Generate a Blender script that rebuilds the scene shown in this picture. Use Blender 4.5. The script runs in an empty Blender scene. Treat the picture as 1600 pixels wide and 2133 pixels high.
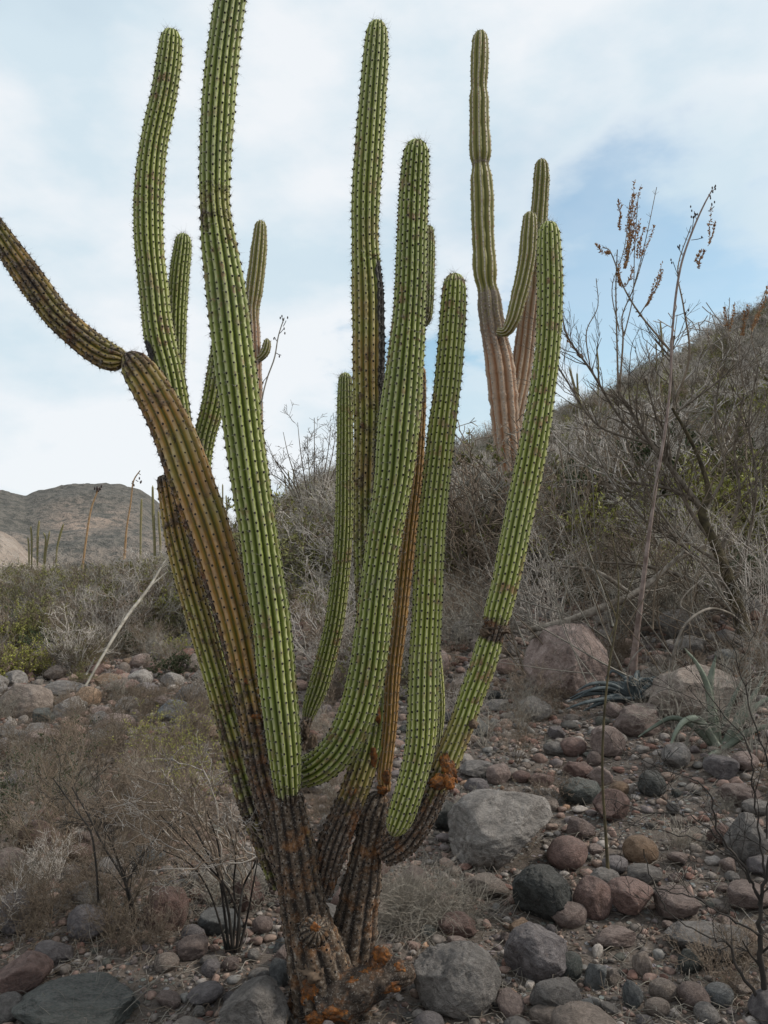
import bpy, bmesh, math, random
import numpy as np
from mathutils import Vector, Matrix

# ------------------------------------------------------------------ camera, sky, sun, exposure
SC = bpy.context.scene
COL = SC.collection
EYE = 1.6
F = 2133.0 * 28 / 36
PITCH = math.atan((1130 - 1066.5) / F)
cam_data = bpy.data.cameras.new('camera')
cam_data.sensor_fit = 'VERTICAL'; cam_data.sensor_height = 36; cam_data.lens = 28
cam_data.clip_start = 0.05; cam_data.clip_end = 6000
cam = bpy.data.objects.new('camera', cam_data); COL.objects.link(cam)
cam.location = (0, 0, EYE); cam.rotation_euler = (math.pi / 2 + PITCH, 0, 0)
SC.camera = cam

SUN_EL, SUN_AZ = math.radians(40), math.radians(86)      # azimuth clockwise from +Y (to the right of the view)
world = bpy.data.worlds.new('World'); SC.world = world; world.use_nodes = True
wt = world.node_tree; wn, wl = wt.nodes, wt.links; wn.clear()
def wnode(t, **k):
    n = wn.new(t)
    for a, b in k.items():
        if a in n.inputs.keys() if isinstance(a, str) else False: n.inputs[a].default_value = b
        else: setattr(n, a, b)
    return n
w_out = wn.new('ShaderNodeOutputWorld'); w_bg = wn.new('ShaderNodeBackground'); w_bg.inputs['Strength'].default_value = 0.112
w_sky = wn.new('ShaderNodeTexSky'); w_sky.sky_type = 'NISHITA'; w_sky.sun_disc = False
w_sky.sun_elevation = SUN_EL; w_sky.sun_rotation = SUN_AZ
w_sky.air_density = 1.0; w_sky.dust_density = 1.2; w_sky.ozone_density = 1.0
w_tc = wn.new('ShaderNodeTexCoord')
w_map = wn.new('ShaderNodeMapping'); w_map.inputs['Scale'].default_value = (1.0, 1.0, 1.9); w_map.inputs['Location'].default_value = (0.35, 0.0, 0.2)
w_map.inputs['Rotation'].default_value = (0.0, math.radians(18), 0.0)
w_n1 = wn.new('ShaderNodeTexNoise'); w_n1.inputs['Scale'].default_value = 2.3; w_n1.inputs['Detail'].default_value = 5; w_n1.inputs['Roughness'].default_value = 0.5; w_n1.inputs['Distortion'].default_value = 0.25
w_n2 = wn.new('ShaderNodeTexNoise'); w_n2.inputs['Scale'].default_value = 4.6; w_n2.inputs['Detail'].default_value = 6; w_n2.inputs['Roughness'].default_value = 0.52
w_r1 = wn.new('ShaderNodeMapRange'); w_r1.inputs['From Min'].default_value = 0.30; w_r1.inputs['From Max'].default_value = 0.50
w_r1.interpolation_type = 'SMOOTHSTEP'
w_r1.inputs['To Min'].default_value = 0.80; w_r1.inputs['To Max'].default_value = 0.97
w_r2 = wn.new('ShaderNodeMapRange'); w_r2.inputs['From Min'].default_value = 0.38; w_r2.inputs['From Max'].default_value = 0.60
w_cloud = wn.new('ShaderNodeMix'); w_cloud.data_type = 'RGBA'
w_cloud.inputs[6].default_value = (6.1, 7.2, 7.9, 1); w_cloud.inputs[7].default_value = (8.0, 8.3, 8.6, 1)
w_mix = wn.new('ShaderNodeMix'); w_mix.data_type = 'RGBA'
# a gap in the cloud where bluer sky shows, as a direction in the sky
def gap(d, inner, outer):
    dp = wn.new('ShaderNodeVectorMath'); dp.operation = 'DOT_PRODUCT'; dp.inputs[1].default_value = Vector(d).normalized()
    wl.new(w_tc.outputs['Generated'], dp.inputs[0])
    ad = wn.new('ShaderNodeMath'); ad.operation = 'MULTIPLY_ADD'; ad.inputs[1].default_value = 0.075; wl.new(w_n2.outputs['Fac'], ad.inputs[0]); wl.new(dp.outputs['Value'], ad.inputs[2])
    mr = wn.new('ShaderNodeMapRange'); mr.interpolation_type = 'SMOOTHSTEP'
    mr.inputs['From Min'].default_value = outer + 0.0375; mr.inputs['From Max'].default_value = inner + 0.0375
    wl.new(ad.outputs[0], mr.inputs['Value']); return mr
wl.new(w_tc.outputs['Generated'], w_map.inputs['Vector'])
wl.new(w_map.outputs[0], w_n1.inputs['Vector']); wl.new(w_map.outputs[0], w_n2.inputs['Vector'])
wl.new(w_n1.outputs['Fac'], w_r1.inputs['Value']); wl.new(w_n2.outputs['Fac'], w_r2.inputs['Value'])
g1 = gap((0.345, 1.0, 0.36), 1.0, 0.984); g2 = gap((0.10, 1.0, 0.17), 1.0, 0.992)
gm = wn.new('ShaderNodeMath'); gm.operation = 'MAXIMUM'; wl.new(g1.outputs[0], gm.inputs[0]); wl.new(g2.outputs[0], gm.inputs[1])
gs = wn.new('ShaderNodeMath'); gs.operation = 'MULTIPLY_ADD'; gs.inputs[1].default_value = -0.6
wl.new(gm.outputs[0], gs.inputs[0]); wl.new(w_r1.outputs[0], gs.inputs[2]); gs.use_clamp = True
w_blue = wn.new('ShaderNodeMix'); w_blue.data_type = 'RGBA'; w_blue.blend_type = 'MULTIPLY'; w_blue.inputs[0].default_value = 1.0
w_blue.inputs[7].default_value = (0.95, 1.42, 1.42, 1)
wl.new(w_sky.outputs[0], w_blue.inputs[6])
wl.new(w_r2.outputs[0], w_cloud.inputs[0]); wl.new(gs.outputs[0], w_mix.inputs[0])
wl.new(w_blue.outputs[2], w_mix.inputs[6]); wl.new(w_cloud.outputs[2], w_mix.inputs[7])
wl.new(w_mix.outputs[2], w_bg.inputs['Color']); wl.new(w_bg.outputs[0], w_out.inputs['Surface'])

sun_data = bpy.data.lights.new('sun', 'SUN'); sun_data.energy = 3.0; sun_data.angle = math.radians(8); sun_data.color = (1.0, 0.95, 0.86)
sun = bpy.data.objects.new('sun', sun_data); COL.objects.link(sun)
sd = Vector((math.sin(SUN_AZ) * math.cos(SUN_EL), math.cos(SUN_AZ) * math.cos(SUN_EL), math.sin(SUN_EL)))
sun.rotation_euler = sd.to_track_quat('Z', 'Y').to_euler(); sun.location = (20, 0, 30)
SC.view_settings.view_transform = 'Standard'; SC.view_settings.look = 'None'
SC.view_settings.exposure = 0.0; SC.view_settings.gamma = 1.0; SC.view_settings.use_curve_mapping = False
SC.cycles.max_bounces = 5; SC.cycles.diffuse_bounces = 3; SC.cycles.glossy_bounces = 2

# ------------------------------------------------------------------ helpers
RNG = np.random.default_rng(7)
CP, SP = math.cos(PITCH), math.sin(PITCH)
def ray(px, py):
    a, b = (px - 800) / F, (1066.5 - py) / F
    return np.array([a, CP - b * SP, SP + b * CP])
def P(px, py, Y):
    d = ray(px, py); t = Y / d[1]
    return np.array([d[0] * t, Y, EYE + d[2] * t])
def proj(p):
    x, y, z = p[0], p[1], p[2] - EYE
    f = y * CP + z * SP; u = -y * SP + z * CP
    return 800 + F * x / f, 1066.5 - F * u / f

def _h(ix, iy, iz, s):
    n = (ix.astype(np.int64) * 374761393 + iy.astype(np.int64) * 668265263 + iz.astype(np.int64) * 2147483647 + s * 1274126177) & 0xFFFFFFFF
    n = ((n ^ (n >> 13)) * 1274126177) & 0xFFFFFFFF
    n = (n ^ (n >> 16)) & 0xFFFFFFFF
    return n / 4294967295.0
def vnoise(p, s=0):
    p = np.asarray(p, float); i = np.floor(p); f = p - i; f = f * f * (3 - 2 * f)
    r = 0
    for dx in (0, 1):
        for dy in (0, 1):
            for dz in (0, 1):
                w = (f[..., 0] if dx else 1 - f[..., 0]) * (f[..., 1] if dy else 1 - f[..., 1]) * (f[..., 2] if dz else 1 - f[..., 2])
                r = r + w * _h(i[..., 0] + dx, i[..., 1] + dy, i[..., 2] + dz, s)
    return r * 2 - 1
def fbm(p, o=4, s=0):
    p = np.asarray(p, float); a, r = 1.0, 0
    for k in range(o):
        r = r + a * vnoise(p * (2 ** k), s + k * 17); a *= 0.5
    return r / 1.9

U_T = np.array([-.60, -.48, -.28, -.20, -.12, 0, .1, .2, .3, .4, .48, .62])
E_T = np.array([-.066, -.062, -.045, -.010, .044, .084, .110, .140, .180, .230, .262, .30])
R_T = np.array([22., 24., 28., 31., 35., 40., 46., 52., 57., 60., 62., 62.])
A_T = np.arctan(U_T)
A_ALL = np.concatenate([[-math.pi, -2.2], A_T, [2.2, math.pi]])
E_ALL = np.concatenate([[0.02, -.03], E_T, [.2, 0.02]]); R_ALL = np.concatenate([[30, 24.], R_T, [50, 30.]])
def H(x, y):
    x = np.asarray(x, float); y = np.asarray(y, float)
    r = np.hypot(x, y); a = np.arctan2(x, y)
    e = np.interp(a, A_ALL, E_ALL); R = np.interp(a, A_ALL, R_ALL)
    zR = EYE + e * R; s = np.clip((r - 3.3) / (R - 3.3), 0, None)
    up = zR * np.minimum(s, 1) ** 1.22
    over = np.clip(r - R, 0, None)
    fall = np.where(over > 0, 0.16 * over * (1 - np.exp(-over / 14)), 0)
    z = np.maximum(up - fall, -22)
    q = np.stack([x, y, np.zeros_like(x)], -1)
    z = z + 0.035 * fbm(q * 1.3, 3, 3) * np.clip(r / 3, 0, 1) + 0.35 * fbm(q * 0.16, 3, 5) * np.clip((r - 5) / 15, 0, 1)
    return z
def ground_at(px, py, rmax=90):
    d = ray(px, py); t = np.concatenate([np.arange(0.8, 12, 0.01), np.arange(12, rmax, 0.05)]) / d[1]
    x, y, z = d[0] * t, d[1] * t, EYE + d[2] * t
    k = np.nonzero(z < H(x, y))[0]
    if len(k) == 0: return None if py > 1250 else ground_at(px, py + 6, rmax)
    k = k[0]; return np.array([x[k], y[k], float(H(x[k], y[k]))])

class Geo:
    def __init__(s): s.v = []; s.f = []; s.n = 0; s.m = []; s.at = {}
    def add(s, v, f, mat=0, **at):
        v = np.asarray(v, float).reshape(-1, 3)
        for ff in (f if isinstance(f, list) else [f]):
            s.f.append(np.asarray(ff, np.int64) + s.n); s.m.append(np.full(len(ff), mat, np.int32))
        for k, a in at.items(): s.at.setdefault(k, []).append(np.broadcast_to(np.asarray(a, float), (len(v),) + np.shape(a)[1:] if np.ndim(a) > 1 else (len(v),)) if np.ndim(a) != 1 or len(a) == len(v) else np.tile(a, (len(v), 1)))
        s.v.append(v); s.n += len(v)
    def mesh(s, name, smooth=True):
        me = bpy.data.meshes.new(name)
        if not s.v: return me
        v = np.concatenate(s.v).astype(np.float32)
        sizes = np.concatenate([np.full(len(f), f.shape[1], np.int32) for f in s.f])
        loops = np.concatenate([f.ravel() for f in s.f]).astype(np.int32)
        me.vertices.add(len(v)); me.vertices.foreach_set('co', v.ravel())
        me.loops.add(len(loops)); me.loops.foreach_set('vertex_index', loops)
        me.polygons.add(len(sizes)); st = np.concatenate([[0], np.cumsum(sizes)[:-1]]).astype(np.int32)
        me.polygons.foreach_set('loop_start', st)
        try: me.polygons.foreach_set('loop_total', sizes)
        except Exception: pass
        me.polygons.foreach_set('material_index', np.concatenate(s.m))
        me.polygons.foreach_set('use_smooth', np.full(len(sizes), smooth))
        for k, a in s.at.items():
            a = np.concatenate(a).astype(np.float32)
            if a.ndim == 1:
                t = me.attributes.new(k, 'FLOAT', 'POINT'); t.data.foreach_set('value', a)
            else:
                if a.shape[1] == 3: a = np.concatenate([a, np.ones((len(a), 1), np.float32)], 1)
                t = me.attributes.new(k, 'FLOAT_COLOR', 'POINT'); t.data.foreach_set('color', a.ravel())
        me.update(calc_edges=True)
        return me
def frames(p):
    p = np.asarray(p, float); t = np.gradient(p, axis=0); t /= np.linalg.norm(t, axis=1)[:, None] + 1e-12
    n = np.zeros_like(p); a = np.cross(t[0], [0, 1, 0.01]); 
    if np.linalg.norm(a) < 1e-3: a = np.cross(t[0], [1, 0, 0])
    n[0] = a / np.linalg.norm(a)
    for i in range(1, len(p)):
        a = n[i - 1] - np.dot(n[i - 1], t[i]) * t[i]; n[i] = a / (np.linalg.norm(a) + 1e-12)
    return t, n, np.cross(t, n)
def tube(g, p, r, k=3, mat=0, cap=True, **at):
    p = np.asarray(p, float); m = len(p); r = np.broadcast_to(np.asarray(r, float), (m,))
    t, n, b = frames(p); th = np.arange(k) * 2 * math.pi / k
    v = p[:, None] + r[:, None, None] * (n[:, None] * np.cos(th)[None, :, None] + b[:, None] * np.sin(th)[None, :, None])
    i = np.arange(m - 1)[:, None] * k; j = np.arange(k)[None]; j2 = (j + 1) % k
    f = np.stack([i + j, i + j2, i + k + j2, i + k + j], -1).reshape(-1, 4)
    fs = [f]
    if cap and k >= 3: fs.append(np.arange(k)[None]); fs.append((np.arange(k)[::-1] + (m - 1) * k)[None])
    g.add(v.reshape(-1, 3), fs, mat, **at)
def spline(pts, n):
    pts = np.asarray(pts, float); d = np.linalg.norm(np.diff(pts[:, :2], axis=0), axis=1) ** 0.5 + 1e-6
    s = np.concatenate([[0], np.cumsum(d)]); q = np.linspace(0, s[-1], n); out = np.zeros((n, pts.shape[1]))
    m = np.zeros_like(pts)
    m[1:-1] = ((pts[2:] - pts[1:-1]) / d[1:, None] * d[:-1, None] + (pts[1:-1] - pts[:-2]) / d[:-1, None] * d[1:, None]) / (d[1:] + d[:-1])[:, None]
    m[0] = (pts[1] - pts[0]) / d[0]; m[-1] = (pts[-1] - pts[-2]) / d[-1]
    k = np.clip(np.searchsorted(s, q, 'right') - 1, 0, len(d) - 1); h = d[k]; t = ((q - s[k]) / h)[:, None]; h = h[:, None]
    return (2 * t**3 - 3 * t**2 + 1) * pts[k] + (t**3 - 2 * t**2 + t) * h * m[k] + (-2 * t**3 + 3 * t**2) * pts[k + 1] + (t**3 - t**2) * h * m[k + 1]
def resample(p, step):
    d = np.linalg.norm(np.diff(p[:, :3], axis=0), axis=1); s = np.concatenate([[0], np.cumsum(d)])
    n = max(4, int(s[-1] / step) + 1); q = np.linspace(0, s[-1], n)
    return np.stack([np.interp(q, s, p[:, k]) for k in range(p.shape[1])], 1), q

def link(o, parent=None):
    COL.objects.link(o)
    if parent is not None: o.parent = parent
    return o
def obj(name, me, mats, parent=None, loc=None, kind=None):
    for m in (mats if isinstance(mats, (list, tuple)) else [mats]): me.materials.append(m)
    o = bpy.data.objects.new(name, me); link(o, parent)
    if loc is not None: o.location = loc
    if kind: o['kind'] = kind
    return o
def tag(o, label, cat, group=None):
    o['label'] = label; o['category'] = cat
    if group: o['group'] = group
    return o
def empty(name, loc, label, cat, group=None):
    o = bpy.data.objects.new(name, None); link(o); o.location = loc; o.empty_display_size = 0.1
    return tag(o, label, cat, group)

# ------------------------------------------------------------------ materials
class M:
    def __init__(s, name, rough=0.85):
        s.m = bpy.data.materials.new(name); s.m.use_nodes = True; s.t = s.m.node_tree; s.b = s.t.nodes['Principled BSDF']
        s.b.inputs['Roughness'].default_value = rough; s.b.inputs['Specular IOR Level'].default_value = 0.25
    def n(s, t, **k):
        n = s.t.nodes.new(t)
        for a, b in k.items(): setattr(n, a, b)
        return n
    def l(s, a, b): s.t.links.new(a, b)
    def coord(s, kind='Object'): return s.n('ShaderNodeTexCoord').outputs[kind]
    def noise(s, vec, scale, detail=4, rough=0.55, dist=0.0):
        n = s.n('ShaderNodeTexNoise'); n.inputs['Scale'].default_value = scale; n.inputs['Detail'].default_value = detail
        n.inputs['Roughness'].default_value = rough; n.inputs['Distortion'].default_value = dist; s.l(vec, n.inputs['Vector']); return n.outputs['Fac']
    def ramp(s, fac, *st):
        r = s.n('ShaderNodeValToRGB'); e = r.color_ramp.elements
        for i, (p, c) in enumerate(st):
            x = e[i] if i < 2 else e.new(p); x.position = p; x.color = (*c, 1) if len(c) == 3 else c
        s.l(fac, r.inputs[0]); return r.outputs[0]
    def rng(s, fac, a, b, c=0., d=1.):
        r = s.n('ShaderNodeMapRange'); r.inputs[1].default_value = a; r.inputs[2].default_value = b; r.inputs[3].default_value = c; r.inputs[4].default_value = d
        s.l(fac, r.inputs[0]); return r.outputs[0]
    def mix(s, fac, a, b, mode='MIX'):
        r = s.n('ShaderNodeMix', data_type='RGBA', blend_type=mode)
        for v, i in ((fac, 0), (a, 6), (b, 7)):
            if isinstance(v, (int, float)): r.inputs[i].default_value = v
            elif isinstance(v, tuple): r.inputs[i].default_value = (*v, 1)
            else: s.l(v, r.inputs[i])
        return r.outputs[2]
    def math(s, op, a, b=0.0):
        r = s.n('ShaderNodeMath', operation=op)
        for v, i in ((a, 0), (b, 1)):
            if isinstance(v, (int, float)): r.inputs[i].default_value = v
            else: s.l(v, r.inputs[i])
        return r.outputs[0]
    def attr(s, name, out='Fac'): return s.n('ShaderNodeAttribute', attribute_name=name).outputs[out]
    def bump(s, h, strength=0.5, dist=0.01):
        b = s.n('ShaderNodeBump'); b.inputs['Strength'].default_value = strength; b.inputs['Distance'].default_value = dist
        s.l(h, b.inputs['Height']); s.l(b.outputs[0], s.b.inputs['Normal'])
    def color(s, c):
        if isinstance(c, tuple): s.b.inputs['Base Color'].default_value = (*c, 1)
        else: s.l(c, s.b.inputs['Base Color'])

def rock_mat(name, c1, c2, c3, speck=0.5):
    m = M(name, 0.92); v = m.coord(); oi = m.n('ShaderNodeObjectInfo')
    add = m.n('ShaderNodeVectorMath', operation='ADD'); m.l(v, add.inputs[0]); m.l(oi.outputs['Location'], add.inputs[1]); v = add.outputs[0]
    a = m.noise(v, 3.2, 6, 0.62, 0.6)
    c = m.ramp(a, (0.38, tuple(x * .8 for x in c1)), (0.62, tuple(x * 1.12 for x in c2)), (0.51, tuple((x + y) / 2 for x, y in zip(c1, c2))))
    pt = m.noise(v, 7.5, 5, 0.6); c = m.mix(m.rng(pt, 0.58, 0.68), c, c3)
    sp = m.noise(v, 120, 3, 0.7); c = m.mix(m.math('MULTIPLY', m.rng(sp, 0.35, 0.72), speck), c, m.ramp(sp, (0.45, tuple(x * 0.45 for x in c1)), (0.6, tuple(min(1, x * 1.6) for x in c2))))
    dust = m.noise(v, 22, 4); geo = m.n('ShaderNodeNewGeometry'); sx = m.n('ShaderNodeSeparateXYZ'); m.l(geo.outputs['Normal'], sx.inputs[0])
    c = m.mix(m.math('MULTIPLY', m.rng(sx.outputs[2], 0.55, 1.0), m.rng(dust, 0.4, 0.62, 0, 0.45)), c, (0.24, 0.20, 0.175))
    hv = m.n('ShaderNodeHueSaturation'); m.l(c, hv.inputs['Color']); hv.inputs['Saturation'].default_value = 0.8; m.l(m.rng(oi.outputs['Random'], 0, 1, 0.8, 1.25), hv.inputs['Value'])
    m.color(hv.outputs[0])
    h1 = m.noise(v, 14, 8, 0.68); h2 = m.noise(v, 75, 5, 0.7)
    vo = m.n('ShaderNodeTexVoronoi', feature='DISTANCE_TO_EDGE'); vo.inputs['Scale'].default_value = 4.0; m.l(v, vo.inputs['Vector'])
    cr = m.math('MULTIPLY', m.rng(vo.outputs['Distance'], 0.0, 0.02), m.rng(a, 0.4, 0.6, 0.0, 0.25))
    m.bump(m.math('ADD', m.math('ADD', h1, m.math('MULTIPLY', h2, 0.35)), cr), 1.0, 0.022)
    return m.m
ROCK = {
 'grey': rock_mat('rock_grey', (.15, .132, .12), (.27, .238, .215), (.21, .155, .13)),
 'pale grey': rock_mat('rock_pale_grey', (.20, .175, .155), (.35, .305, .27), (.19, .155, .135)),
 'pink': rock_mat('rock_pink', (.20, .13, .105), (.33, .235, .20), (.17, .13, .115)),
 'red brown': rock_mat('rock_red_brown', (.16, .085, .065), (.26, .15, .12), (.15, .115, .105)),
 'dark grey': rock_mat('rock_dark_grey', (.05, .052, .048), (.10, .10, .092), (.13, .11, .095)),
 'tan': rock_mat('rock_tan', (.21, .155, .12), (.34, .26, .21), (.19, .145, .12)),
 'ochre': rock_mat('rock_ochre', (.24, .13, .06), (.33, .20, .11), (.17, .11, .075)),
 'blue grey': rock_mat('rock_blue_grey', (.13, .135, .135), (.23, .23, .225), (.14, .125, .115)),
 'purple grey': rock_mat('rock_purple_grey', (.145, .122, .125), (.245, .21, .205), (.20, .15, .135)),
 'green grey': rock_mat('rock_green_grey', (.070, .078, .070), (.13, .135, .12), (.12, .105, .085)),
}
ROCK_COLS = {k: np.array(v) for k, v in {'grey': (.16, .145, .135), 'pale grey': (.24, .23, .225), 'pink': (.23, .15, .125), 'red brown': (.18, .09, .07), 'dark grey': (.07, .07, .068),
   'tan': (.24, .17, .135), 'ochre': (.26, .15, .08), 'blue grey': (.155, .165, .17), 'purple grey': (.15, .13, .14), 'green grey': (.09, .10, .09)}.items()}

def gravel_mat():
    m = M('gravel_stone', 0.92); c = m.attr('tint', 'Color'); v = m.coord()
    n = m.noise(v, 60, 5, 0.65); c = m.mix(0.7, c, m.ramp(n, (0.35, (.5, .48, .46)), (0.65, (1.35, 1.3, 1.25))), 'MULTIPLY')
    m.color(c); m.bump(m.noise(v, 130, 5, 0.7), 0.6, 0.004); return m.m
def ground_mat():
    m = M('dry_soil', 0.95); v = m.coord()
    a = m.noise(v, 0.55, 6, 0.6); b = m.noise(v, 9, 6, 0.65); f = m.noise(v, 70, 5, 0.7)
    c = m.ramp(a, (0.35, (.095, .076, .065)), (0.65, (.155, .122, .100)))
    c = m.mix(m.rng(b, 0.35, 0.7, 0, 0.75), c, (.052, .043, .038))
    vo = m.n('ShaderNodeTexVoronoi', feature='F1'); vo.inputs['Scale'].default_value = 26; m.l(v, vo.inputs['Vector'])
    st = m.n('ShaderNodeHueSaturation'); st.inputs['Saturation'].default_value = 0.16; st.inputs['Value'].default_value = 0.26; m.l(vo.outputs['Color'], st.inputs['Color'])
    k = m.math('MULTIPLY', m.rng(vo.outputs['Distance'], 0.28, 0.38, 1, 0), m.rng(m.noise(v, 3.0, 3), 0.42, 0.52))
    c = m.mix(k, c, st.outputs[0]); c = m.mix(m.rng(f, 0.3, 0.7, 0, 0.5), c, (.20, .165, .14))
    m.color(c)
    h = m.math('ADD', m.math('MULTIPLY', k, 0.8), m.math('ADD', b, m.math('MULTIPLY', f, 0.7)))
    m.bump(h, 0.8, 0.02); return m.m
def far_hill_mat(name, base, light, dark, patch):
    m = M(name, 1.0); v = m.coord()
    a = m.noise(v, 0.012, 5, 0.55); s = m.noise(v, 0.28, 4, 0.7)
    c = m.mix(m.rng(s, 0.42, 0.56), dark, base)
    pa = m.attr('scree'); pf = m.math('MULTIPLY', pa, m.rng(m.noise(v, 0.05, 5, 0.6), 0.35, 0.55))
    c = m.mix(pf, c, m.mix(m.rng(s, 0.40, 0.52), base, light)); m.color(c)
    m.bump(s, 1.0, 3.0); return m.m
def cactus_mat(name, cardon=False):
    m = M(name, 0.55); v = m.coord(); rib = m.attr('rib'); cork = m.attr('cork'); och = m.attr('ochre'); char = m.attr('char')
    big = m.noise(v, 6, 4); fine = m.noise(v, 75, 4, 0.65); sp = m.noise(v, 26, 3, 0.6)
    if cardon:
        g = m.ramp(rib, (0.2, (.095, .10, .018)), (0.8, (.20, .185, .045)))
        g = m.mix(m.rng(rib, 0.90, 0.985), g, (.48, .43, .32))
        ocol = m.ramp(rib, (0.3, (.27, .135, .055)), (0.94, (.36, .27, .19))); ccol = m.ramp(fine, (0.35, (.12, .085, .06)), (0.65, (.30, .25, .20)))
    else:
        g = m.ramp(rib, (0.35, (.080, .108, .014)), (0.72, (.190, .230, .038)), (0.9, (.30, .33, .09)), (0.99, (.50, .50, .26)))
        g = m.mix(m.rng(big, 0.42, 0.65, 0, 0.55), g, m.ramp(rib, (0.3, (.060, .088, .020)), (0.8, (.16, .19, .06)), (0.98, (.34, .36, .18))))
        ocol = m.ramp(rib, (0.3, (.115, .100, .016)), (0.6, (.26, .175, .028)), (0.8, (.34, .19, .045)), (0.98, (.46, .31, .15)))
        ocol = m.mix(m.rng(sp, 0.45, 0.68, 0, 0.55), ocol, (.17, .115, .075))
        ccol = m.mix(m.rng(rib, .45, .95), m.ramp(fine, (0.35, (.020, .016, .014)), (0.65, (.065, .05, .04))), m.ramp(fine, (0.38, (.075, .055, .038)), (0.54, (.16, .115, .08)), (0.68, (.34, .30, .25))))
        ccol = m.mix(m.rng(m.noise(v, 15, 5, .65), 0.52, 0.66, 0, 0.85), ccol, m.ramp(fine, (0.4, (.13, .058, .022)), (0.62, (.30, .15, .06))))
        ccol = m.mix(m.rng(m.noise(v, 160, 2, .7), 0.60, 0.70, 0, 0.7), ccol, (.36, .33, .29))
    sc = m.math('MULTIPLY', m.rng(sp, 0.53, 0.62, 0, 0.85), m.rng(rib, 0.3, 0.8)); sc = m.math('MULTIPLY', sc, m.rng(m.noise(v, 4.5, 3), 0.44, 0.60))
    g = m.mix(sc, g, m.ramp(fine, (0.4, (.15, .085, .045)), (0.62, (.33, .19, .10))))
    if not cardon: g = m.mix(m.math('MULTIPLY', m.rng(m.noise(v, 13, 5, .7), 0.60, 0.68), m.rng(fine, .4, .6, 0, .8)), g, (.23, .20, .16))
    of = m.rng(m.math('ADD', och, m.math('MULTIPLY', m.math('SUBTRACT', big, 0.5), 0.9)), 0.3, 0.7)
    of = m.math('MULTIPLY', of, m.rng(och, 0.01, 0.12))
    c = m.mix(of, g, ocol)
    cf = m.rng(m.math('ADD', cork, m.math('MULTIPLY', m.math('SUBTRACT', sp, 0.5), 1.2)), 0.35, 0.65); cf = m.math('MULTIPLY', cf, m.rng(cork, 0.01, 0.15))
    c = m.mix(cf, c, ccol)
    oi = m.n('ShaderNodeObjectInfo'); hs = m.n('ShaderNodeHueSaturation'); m.l(c, hs.inputs['Color']); m.l(m.rng(oi.outputs['Random'], 0, 1, .9, 1.14), hs.inputs['Value']); m.l(m.rng(oi.outputs['Random'], 0, 1, .500, .488), hs.inputs['Hue']); c = hs.outputs[0]
    hf = m.rng(m.math('ADD', char, m.math('MULTIPLY', m.math('SUBTRACT', sp, 0.5), 0.8)), 0.4, 0.6); c = m.mix(m.math('MULTIPLY', hf, m.rng(char, 0.01, 0.1)), c, (.040, .034, .030))
    m.color(c); m.l(m.rng(cf, 0, 1, 0.52, 0.95), m.b.inputs['Roughness'])
    hgt = m.math('ADD', m.math('MULTIPLY', fine, 0.5), m.math('MULTIPLY', m.math('MULTIPLY', m.noise(v, 38, 6, 0.75), cf), 6.0))
    m.bump(hgt, 0.6, 0.006); return m.m
def twig_mat(name, c1, c2, rough=0.85):
    m = M(name, rough); v = m.coord(); n = m.noise(v, 14, 3); oi = m.n('ShaderNodeObjectInfo')
    c = m.ramp(n, (0.35, c1), (0.65, c2)); hv = m.n('ShaderNodeHueSaturation'); m.l(c, hv.inputs['Color']); m.l(m.rng(oi.outputs['Random'], 0, 1, 0.75, 1.2), hv.inputs['Value'])
    m.color(hv.outputs[0]); return m.m
T_GREY = twig_mat('twig_grey', (.20, .18, .15), (.35, .318, .27))
T_LIMB = twig_mat('limb_grey_brown', (.085, .066, .05), (.20, .165, .13))
BARK = twig_mat('mossy_bark', (.035, .028, .018), (.105, .085, .045))
T_PALE = twig_mat('twig_pale', (.34, .30, .265), (.52, .47, .42))
T_BROWN = twig_mat('twig_brown', (.115, .086, .060), (.225, .175, .130))
T_RED = twig_mat('twig_reddish', (.165, .122, .090), (.30, .235, .180))
T_DARK = twig_mat('twig_dark', (.022, .019, .017), (.05, .042, .036))
T_LOG = twig_mat('weathered_wood', (.11, .09, .07), (.30, .26, .22))
LEAF_OLIVE = twig_mat('leaf_olive', (.14, .14, .055), (.24, .23, .08), 0.6)
LEAF_YEL = twig_mat('leaf_yellow_green', (.26, .27, .06), (.38, .37, .09), 0.55)
LEAF_DARK = twig_mat('leaf_dark_green', (.045, .065, .03), (.08, .10, .045), 0.6)
SEED = twig_mat('seed_husk', (.26, .13, .055), (.42, .25, .13), 0.7)
POD = twig_mat('dry_pod', (.03, .022, .022), (.07, .045, .04), 0.6)
STRAW = twig_mat('dry_straw', (.22, .19, .155), (.42, .37, .31), 0.75)
AGAVE = twig_mat('agave_leaf', (.12, .14, .105), (.22, .24, .19), 0.5)
AGAVE_DK = twig_mat('agave_leaf_dark', (.05, .062, .066), (.11, .13, .135), 0.55)
STALK = twig_mat('agave_stalk', (.13, .09, .075), (.27, .21, .185), 0.7)
STALK_O = twig_mat('agave_stalk_orange', (.30, .17, .08), (.40, .27, .16), 0.7)
def wound_mat():
    m = M('raw_orange_tissue', 0.6); v = m.coord(); n = m.noise(v, 34, 6, 0.7)
    m.color(m.mix(m.rng(m.noise(v, 90, 4, .7), .45, .62), m.ramp(n, (0.36, (.05, .025, .014)), (0.52, (.25, .085, .02)), (0.68, (.45, .18, .04))), (.10, .06, .035))); m.bump(n, 1.0, 0.012); return m.m
WOUND = wound_mat()
AREOLE = M('areole_felt', 0.95); AREOLE.color((.016, .012, .011)); AREOLE = AREOLE.m
SPINE = M('spine_grey', 0.5); SPINE.color((.36, .32, .29)); SPINE = SPINE.m
SPINE_D = M('spine_dark', 0.5); SPINE_D.color((.10, .075, .07)); SPINE_D = SPINE_D.m
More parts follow.
